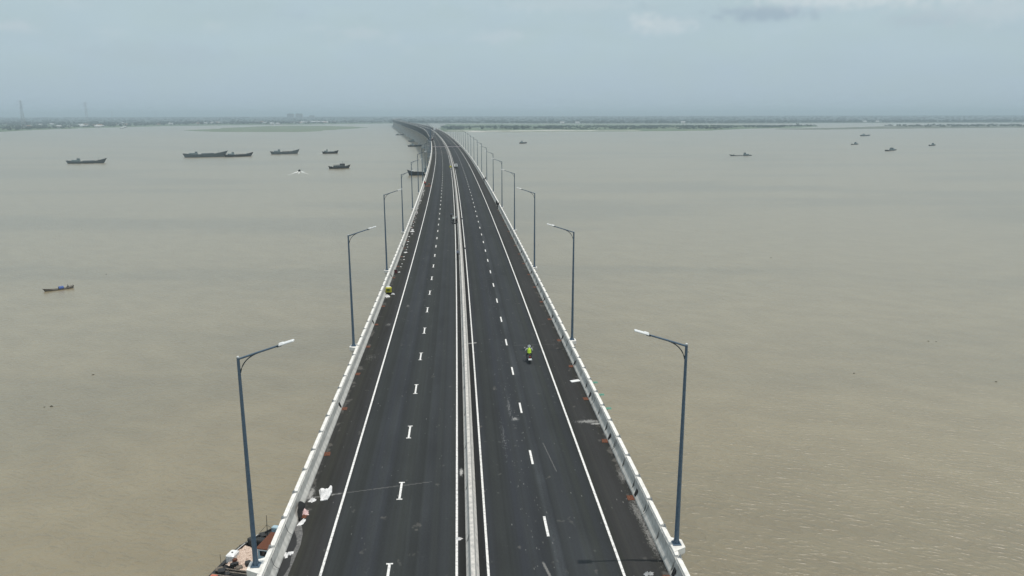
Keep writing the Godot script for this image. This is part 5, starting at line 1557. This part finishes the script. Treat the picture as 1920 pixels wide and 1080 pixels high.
func make_boats() -> void:
	cargo_boat(Vector2(-546, 945), Vector2(-505, 955), "dark cargo boat lying alone, farthest from the bridge", 2.3, 4.0, true, M.hull, M.hull)
	cargo_boat(Vector2(-459, 1079), Vector2(-408, 1100), "largest blue-grey cargo boat with high raked bow", 4.0, 4.6, true, M.hull, M.hull)
	cargo_boat(Vector2(-405, 1088), Vector2(-375, 1112), "black-hulled cargo boat just ahead of the largest one's bow", 2.7, 3.2, true, M.hull_black, M.hold)
	cargo_boat(Vector2(-363, 1163), Vector2(-327, 1181), "brownish cargo boat with a long pale hatch cover", 3.2, 4.0, true, M.hull, M.hold)
	cargo_boat(Vector2(-289, 1178), Vector2(-268, 1188), "small dark cargo boat with short foam at its stern", 2.6, 2.6, true, M.hull_black, M.hull)
	cargo_boat(Vector2(341, 1099), Vector2(310, 1092), "deep-laden sand boat with its middle almost awash", 0.55, 1.6, false, M.hull, M.hold)
	cargo_boat(Vector2(676, 1511), Vector2(653, 1484), "laden boat with tall stern house beside the other laden boat", 0.6, 1.6, false, M.hull, M.hold)
	cargo_boat(Vector2(940, 2081), Vector2(974, 2104), "boxy grey cargo boat nearest the mud spit", 2.2, 1.2, true, M.hull, M.hull)
	cargo_boat(Vector2(626, 1262), Vector2(594, 1224), "laden boat with dark stern house, heading at the bridge", 0.6, 1.8, false, M.hull_black, M.hold)
	cargo_boat(Vector2(795, 1452), Vector2(772, 1427), "short laden boat farthest from the bridge on the open side", 0.7, 1.6, false, M.hull_black, M.hold)
	cargo_boat(Vector2(17, 1583), Vector2(31, 1600), "stubby dark boat on open water beside the lamp line", 1.9, 0.8, true, M.hull_black, M.hull)
	# launch with an upper deck
	var t := thing("launch", facing(Vector2(-200, 842), Vector2(-180.5, 853)), "dark two-decked launch with awning, mast and raised bow", "boat")
	var h := hull(24.0, 5.4, 1.6, 2.4, 1.5, 0.8, 0.3)
	obj("hull", h[0], M.hull_black, t)
	obj("deck", h[1], M.hull, t)
	var k := Mk.new()
	k.bevel(Vector3(0, 2.4, 0.5), Vector3(4.0, 2.0, 12.0), 0.15)
	obj("deck_house", k.done(), M.hull, t)
	k = Mk.new()
	k.bevel(Vector3(0, 4.3, -3.2), Vector3(3.4, 1.9, 5.0), 0.2)
	obj("wheelhouse", k.done(), M.hull_black, t)
	k = Mk.new()
	k.box(Vector3(0, 4.2, 3.2), Vector3(4.2, 0.14, 7.0))
	for z in [0.2, 3.2, 6.2]:
		for x in [-1.9, 1.9]:
			k.tube([Vector3(x, 3.4, z), Vector3(x, 4.2, z)], [0.06], 5)
	obj("awning", k.done(), M.hold, t)
	k = Mk.new()
	k.tube([Vector3(0, 5.2, -3.6), Vector3(0, 8.4, -3.6)], [0.09, 0.04], 6)
	k.tube([Vector3(-0.8, 7.0, -3.6), Vector3(0.8, 7.0, -3.6)], [0.04], 5)
	obj("mast", k.done(), M.steel, t)
	k = Mk.new()
	for x in [-2.06, 2.06]:
		for z in [-4.0, -2.0, 0.0, 2.0, 4.0]:
			k.box(Vector3(x, 2.6, z), Vector3(0.03, 0.8, 1.2))
	obj("window", k.done(), M.glass_dark, t)
	k = Mk.new()
	k.bevel(Vector3(0, 2.2, 9.0), Vector3(1.2, 1.8, 1.4), 0.2)
	obj("stern_locker", k.done(), M.tin, t)
	# speedboat running away with its foam
	t = thing("speedboat", facing(Vector2(-221.8, 800), Vector2(-223.4, 806)), "small dark speedboat running with white foam behind it", "boat")
	h = hull(7.0, 2.6, 0.9, 0.7, 0.2, 0.8, 0.3)
	obj("hull", h[0], M.hull_black, t)
	obj("deck", h[1], M.black, t)
	k = Mk.new()
	k.bevel(Vector3(0, 1.3, -0.4), Vector3(1.9, 1.3, 2.4), 0.2)
	obj("cabin", k.done(), M.hull_black, t)
	k = Mk.new()
	k.bevel(Vector3(0, 0.9, 3.4), Vector3(0.5, 1.0, 0.5), 0.1)
	obj("outboard_motor", k.done(), M.black, t)
	var foam := Mk.new()
	for q in [[-1.2, -3.0, -11.0, -46.0, 2.6], [1.2, -3.0, 9.0, -40.0, 2.2], [0.0, -3.5, -1.0, -34.0, 1.6], [-1.4, 1.0, -6.0, -16.0, 2.4], [1.4, 1.0, 6.0, -12.0, 2.4]]:
		for i in 16:
			var t0 := i / 16.0
			var t1 := (i + 0.8) / 16.0
			var wd: float = q[4] * 0.6 * (0.5 + rng.randf()) * (1.0 - 0.6 * t0)
			var a := Vector3(lerpf(q[0], q[2], t0), 0.05, -lerpf(q[1], q[3], t0))
			var b := Vector3(lerpf(q[0], q[2], t1), 0.05, -lerpf(q[1], q[3], t1))
			var side := (b - a).cross(Vector3.UP).normalized() * wd / 2
			var m := (a + b) / 2 + Vector3(0, 0.12 * (1.0 - t0) + 0.02, 0)
			k = foam
			for f in [[a - side, b - side], [b - side, b + side], [b + side, a + side], [a + side, a - side]]:
				k.flat(f[0], f[1], m, Vector3((a + b).x / 2, -2, (a + b).z / 2))
	tag(obj("wake_foam", foam.done(), M.foam, self, Transform3D(Basis(Vector3.UP, 0.27), Vector3(-221.8, 0, -800))), "white foam trailing behind the speedboat", "wake", "", "stuff")
	foam = Mk.new()
	for i in 14:
		var c := Vector3(-290.0 - i * 0.6 + rng.randf_range(-0.5, 0.5), 0.05, -1176.5 + rng.randf_range(-1, 1))
		for j in 5:
			var w := TAU * j / 5
			var w2 := TAU * (j + 1) / 5
			foam.flat(c + Vector3(0, 0.25, 0), c + Vector3(cos(w), 0, sin(w)) * rng.randf_range(0.4, 0.9), c + Vector3(cos(w2), 0, sin(w2)) * rng.randf_range(0.4, 0.9), c - Vector3(0, 3, 0))
	tag(obj("stern_foam", foam.done(), M.foam), "short white foam at the small cargo boat's stern", "wake", "", "stuff")
	# boats lying in the shade by the piers
	for q in [[-101.0, 746.0, -78.0, 748.0, "black moored boat with pointed bow poking out beside the parapet", 3.0, 2.6], [-168.0, 1452.0, -192.0, 1436.0, "dark barge moored against a pier, its house showing beside the truss", 2.4, 1.0], [-196.0, 1724.0, -228.0, 1712.0, "dark flat barge moored at the next pier beyond the barge with the house", 1.8, 1.0], [-318.0, 2280.0, -340.0, 2270.0, "low dark boat moored at the farthest shaded pier", 1.6, 1.0]]:
		cargo_boat(Vector2(q[2], q[3]), Vector2(q[0], q[1]), q[4], q[5], q[6], true, M.hull_black, M.hull_black)
	# country boat with blue hood and boatman
	t = thing("country_boat", facing(Vector2(-149.4, 253.2), Vector2(-156.8, 246.5)), "narrow wooden country boat with a blue tarpaulin hood", "boat")
	h = hull(9.0, 1.5, 0.42, 0.60, 0.55, 0.6, 0.18)
	obj("hull", h[0], M.wood, t)
	obj("deck", h[1], mat(Color(0.36, 0.35, 0.32), 0.85), t)
	k = Mk.new()
	for i in 10:
		var wa := PI * i / 10.0
		var wb := PI * (i + 1) / 10.0
		k.quad(Vector3(cos(wa) * 0.66, 0.30 + sin(wa) * 0.85, 0.0), Vector3(cos(wb) * 0.66, 0.30 + sin(wb) * 0.85, 0.0), Vector3(cos(wb) * 0.66, 0.30 + sin(wb) * 0.85, 1.5), Vector3(cos(wa) * 0.66, 0.30 + sin(wa) * 0.85, 1.5), Vector3(0, 0.3, 0.85))
	obj("hood", k.done(), M.tarp_blue, t)
	k = Mk.new()
	for i in 10:
		var wa := PI * i / 10.0
		var wb := PI * (i + 1) / 10.0
		k.flat(Vector3(0, 0.30, 0.02), Vector3(cos(wa) * 0.64, 0.30 + sin(wa) * 0.83, 0.02), Vector3(cos(wb) * 0.64, 0.30 + sin(wb) * 0.83, 0.02), Vector3(0, 0.3, 1))
	obj("hood_curtain", k.done(), M.black, t)
	k = Mk.new()
	k.tube([Vector3(0.1, 0.5, 3.6), Vector3(0.3, 0.1, 4.6), Vector3(0.35, -0.2, 5.0)], [0.03, 0.03, 0.06], 6)
	obj("steering_oar", k.done(), M.wood, t)
	var seat := {"hip": Vector3(0, 0.62, 0), "chest": Vector3(0, 0.92, -0.03), "neck": Vector3(0, 1.14, -0.05), "head": Vector3(0, 1.27, -0.07), "shoulder": [Vector3(-0.19, 1.08, -0.04), Vector3(0.19, 1.08, -0.04)], "elbow": [Vector3(-0.27, 0.85, -0.08), Vector3(0.26, 0.84, 0.08)], "wrist": [Vector3(-0.22, 0.72, -0.26), Vector3(0.22, 0.70, 0.26)], "knee": [Vector3(-0.16, 0.70, -0.36), Vector3(0.16, 0.70, -0.36)], "ankle": [Vector3(-0.13, 0.42, -0.30), Vector3(0.13, 0.42, -0.30)]}
	person(t.transform * Transform3D(Basis.IDENTITY, Vector3(0, 0.0, 2.9)), seat, [Color(0.012, 0.012, 0.013), Color(0.012, 0.012, 0.013), Color(0.02, 0.02, 0.02), Color(0.10, 0.06, 0.04), Color(0.01, 0.01, 0.01)], "person in black sitting at the stern of the hooded country boat", 0.045)
	make_workboat()
	# clumps of floating weed
	var clumps := [crumple(1.3, 0.9, 0.25, 80), crumple(0.8, 1.1, 0.2, 81)]
	var where := [[106.1, 305.7], [-95.0, 163.5], [-93.2, 144.4], [-94.4, 144.0], [107.7, 188.3], [109.5, 187.9], [-222.2, 388.9], [43.6, 179.7], [77.5, 163.5], [120.7, 405.6], [-150.2, 275.2], [12.1, 338.2], [106.1, 157.7], [172.1, 404.9], [-262.0, 610.0], [-225.0, 560.0], [-170.0, 420.0]]
	for i in where.size():
		var o := obj("floating_weed", clumps[i % 2], M.weed, self, Transform3D(Basis(Vector3.UP, i * 1.3).scaled(Vector3.ONE * (0.42 if i > 2 else 0.6)), Vector3(where[i][0], 0.0, -where[i][1])))
		tag(o, "small dark clump of weed drifting on the open river", "weed", "clumps of floating weed")

func make_workboat() -> void:
	var t := thing("workboat", Transform3D(Basis(Vector3.UP, -0.2), Vector3(-33.2, 0, -86.5)), "cluttered workboat with tan tarpaulin moored below the parapet", "boat")
	var L := 19.0
	var h := hull(L, 8.4, 1.3, 0.7, 0.5, 0.9, 0.25)
	obj("hull", h[0], M.hull_black, t)
	obj("deck", h[1], M.hull_black, t)
	var y := 1.10
	var k := Mk.new()      # tyres hung along the side
	for i in 5:
		k = Mk.new()
		var ring := []
		for j in 13:
			ring.append(Vector3(-4.15 + 0.05 * absf(i - 2), 0.85 + 0.36 * sin(TAU * j / 12), 3.6 - i * 1.9 + 0.36 * cos(TAU * j / 12)))
		k.tube(ring, [0.13], 7, false)
		obj("tyre_fender", k.done(), M.rubber, t)
	# tarpaulin over the middle
	k = Mk.new()
	var n := noise(0.9, 3, 90)
	var g := []
	for i in 15:
		var row := []
		for j in 13:
			var u := j / 12.0
			var v := i / 14.0
			var x := lerpf(-3.45, 0.1, u) + 0.35 * n.get_noise_2d(u * 5.0, v * 5.0)
			var f := lerpf(-0.6, 3.7, v) - u * 1.0 * (1.0 - v) + 0.5 * n.get_noise_2d(u * 6.0 + 30, v * 6.0)
			row.append(Vector3(x, y + 0.28 + 0.55 * sin(PI * u) * sin(PI * clampf(v, 0.08, 1.0)) + 0.22 * n.get_noise_2d(u * 9.0, v * 9.0 + 12), -f))
		g.append(row)
	for i in 14:
		for j in 12:
			k.quad(g[i][j], g[i][j + 1], g[i + 1][j + 1], g[i + 1][j], Vector3(-1.7, -30, -2))
	obj("tarpaulin", k.done(), M.tarp, t)
	# caged white water tank
	k = Mk.new()
	k.bevel(Vector3(-3.15, y + 0.68, -0.75), Vector3(1.15, 1.1, 1.5), 0.14)
	var tank := obj("water_tank", k.done(), M.white, t)
	k = Mk.new()
	for i in 6:
		var x := -3.74 + i * 0.236
		k.tube([Vector3(x, y + 0.1, 0.02), Vector3(x, y + 1.1, 0.02)], [0.018], 5)
	for yy in [0.2, 0.65, 1.08]:
		k.tube([Vector3(-3.76, y + yy, 0.02), Vector3(-2.54, y + yy, 0.02), Vector3(-2.54, y + yy, -1.52)], [0.018], 5)
	obj("tank_cage", k.done(), M.galvanised, tank)
	k = Mk.new()
	k.tube([Vector3(-3.15, y + 1.23, -0.75), Vector3(-3.15, y + 1.28, -0.75)], [0.12, 0.12], 10)
	obj("tank_cap", k.done(), M.black, tank)
	for q in [[-2.35, 0.05, M.rust, "rust red drum"], [-1.75, 0.75, M.hull_black, "black drum"], [-2.1, 1.0, M.hull_black, "black drum"]]:
		k = Mk.new()
		k.tube([Vector3(q[0], y, q[1]), Vector3(q[0], y + 0.86, q[1]), Vector3(q[0], y + 0.88, q[1])], [0.30, 0.30, 0.27], 14)
		for yy in [0.29, 0.58]:
			k.tube([Vector3(q[0], y + yy - 0.015, q[1]), Vector3(q[0], y + yy + 0.015, q[1])], [0.315], 14)
		obj("drum", k.done(), q[2], t).set_meta("label", q[3])
	# cross beams behind the tarpaulin
	for z in [1.5, 2.05, 2.9]:
		k = Mk.new()
		k.bevel(Vector3(-0.9, y + 0.35, z), Vector3(6.0, 0.16, 0.20), 0.03)
		obj("cross_beam", k.done(), M.wood, t)
	k = Mk.new()
	k.bevel(Vector3(-3.3, y + 0.3, 3.4), Vector3(0.9, 0.5, 0.8), 0.1)
	obj("orange_box", k.done(), mat(Color(0.45, 0.14, 0.08), 0.7), t)
	for q in [[-2.9, 2.2, 0.9, 0.7, 0.8], [-2.0, 2.4, 0.7, 0.5, 0.6], [-1.2, 1.0, 0.8, 0.6, 0.7], [-0.4, 0.2, 0.7, 0.9, 0.7], [-3.6, 1.6, 0.5, 0.5, 0.9], [-2.6, -4.6, 0.9, 1.1, 1.0], [-0.3, -3.6, 0.7, 1.0, 1.2], [-2.0, -6.3, 1.1, 0.8, 0.7]]:
		k = Mk.new()
		k.bevel(Vector3(q[0], y + q[3] / 2, q[1]), Vector3(q[2], q[3], q[4]), 0.08, Basis(Vector3.UP, q[0] * 2.0))
		obj("crate", k.done(), M.hull_black if int(q[0] * 10) % 3 != 0 else M.wood, t)
	k = Mk.new()
	var coil := []
	for j in 40:
		coil.append(Vector3(-2.7 + 0.42 * cos(j * 0.7), y + 0.04 + j * 0.006, 1.6 + 0.42 * sin(j * 0.7)))
	k.tube(coil, [0.03], 5)
	obj("rope_coil", k.done(), M.wood, t)
	# cabin with a rusty roof
	k = Mk.new()
	k.bevel(Vector3(1.35, y + 1.0, -2.9), Vector3(2.3, 2.0, 3.6), 0.06)
	var cab := obj("cabin", k.done(), M.cabin_blue, t)
	k = Mk.new()
	k.bevel(Vector3(1.35, y + 2.06, -2.95), Vector3(2.6, 0.12, 4.0), 0.05)
	obj("cabin_roof", k.done(), M.rust, cab)
	k = Mk.new()
	k.box(Vector3(1.0, y + 1.35, -1.09), Vector3(0.9, 0.7, 0.03))
	obj("cabin_window", k.done(), M.glass_dark, cab)
	k = Mk.new()
	k.box(Vector3(1.35, y + 1.92, -1.02), Vector3(2.5, 0.12, 0.10))
	obj("roof_fascia", k.done(), M.white, cab)
	# machinery in the bows
	k = Mk.new()
	k.bevel(Vector3(-1.6, y + 0.4, -5.0), Vector3(1.6, 0.8, 1.2), 0.12)
	k.tube([Vector3(-2.2, y + 0.8, -4.6), Vector3(-0.6, y + 0.8, -4.6)], [0.35], 12)
	k.bevel(Vector3(-0.5, y + 0.5, -5.4), Vector3(0.8, 1.0, 0.8), 0.1)
	obj("winch", k.done(), M.hull_black, t)
	k = Mk.new()
	k.bevel(Vector3(-0.6, y + 0.9, -4.2), Vector3(0.5, 0.5, 0.4), 0.08)
	k.tube([Vector3(-0.3, y + 0.3, -4.4), Vector3(0.1, y + 1.1, -4.9)], [0.06], 6)
	obj("pump", k.done(), M.galvanised, t)
	k = Mk.new()
	k.tube([Vector3(-1.1, y, -5.9), Vector3(-1.0, y + 3.9, -5.9)], [0.06, 0.03], 7)
	obj("mast", k.done(), M.hull_black, t)
	k = Mk.new()
	k.tube([Vector3(-1.04, y + 2.5, -5.9), Vector3(-2.9, y + 0.3, -5.3)], [0.025], 5)
	k.tube([Vector3(-1.04, y + 2.5, -5.9), Vector3(1.2, y + 0.5, -6.2)], [0.02], 5)
	obj("stay", k.done(), M.hull_black, t)
	k = Mk.new()
	k.bevel(Vector3(-0.7, y + 1.0, -7.4), Vector3(0.9, 0.9, 0.7), 0.1)
	obj("blue_tank", k.done(), M.cabin_blue, t)
	k = Mk.new()
	k.tube([Vector3(-3.6, y + 0.5, -2.2), Vector3(-3.3, y + 0.6, -4.0)], [0.07], 6)
	k.tube([Vector3(-3.2, y + 0.6, -4.3), Vector3(-2.6, y + 0.7, -6.2)], [0.07], 6)
	obj("hand_rail", k.done(), M.tin, t)
	k = Mk.new()
	k.tube([Vector3(-3.8, y, 0.9), Vector3(-3.8, y + 1.9, 0.9)], [0.025], 5)
	obj("flag_staff", k.done(), M.hull_black, t)

func _ready() -> void:
	rng.seed = 20
	lay_line()
	make_sky()
	make_materials()
	make_water()
	make_land()
	make_bridge()
	make_road()
	make_lamps()
	make_far_buildings()
	make_boats()
	make_traffic()
	make_litter()
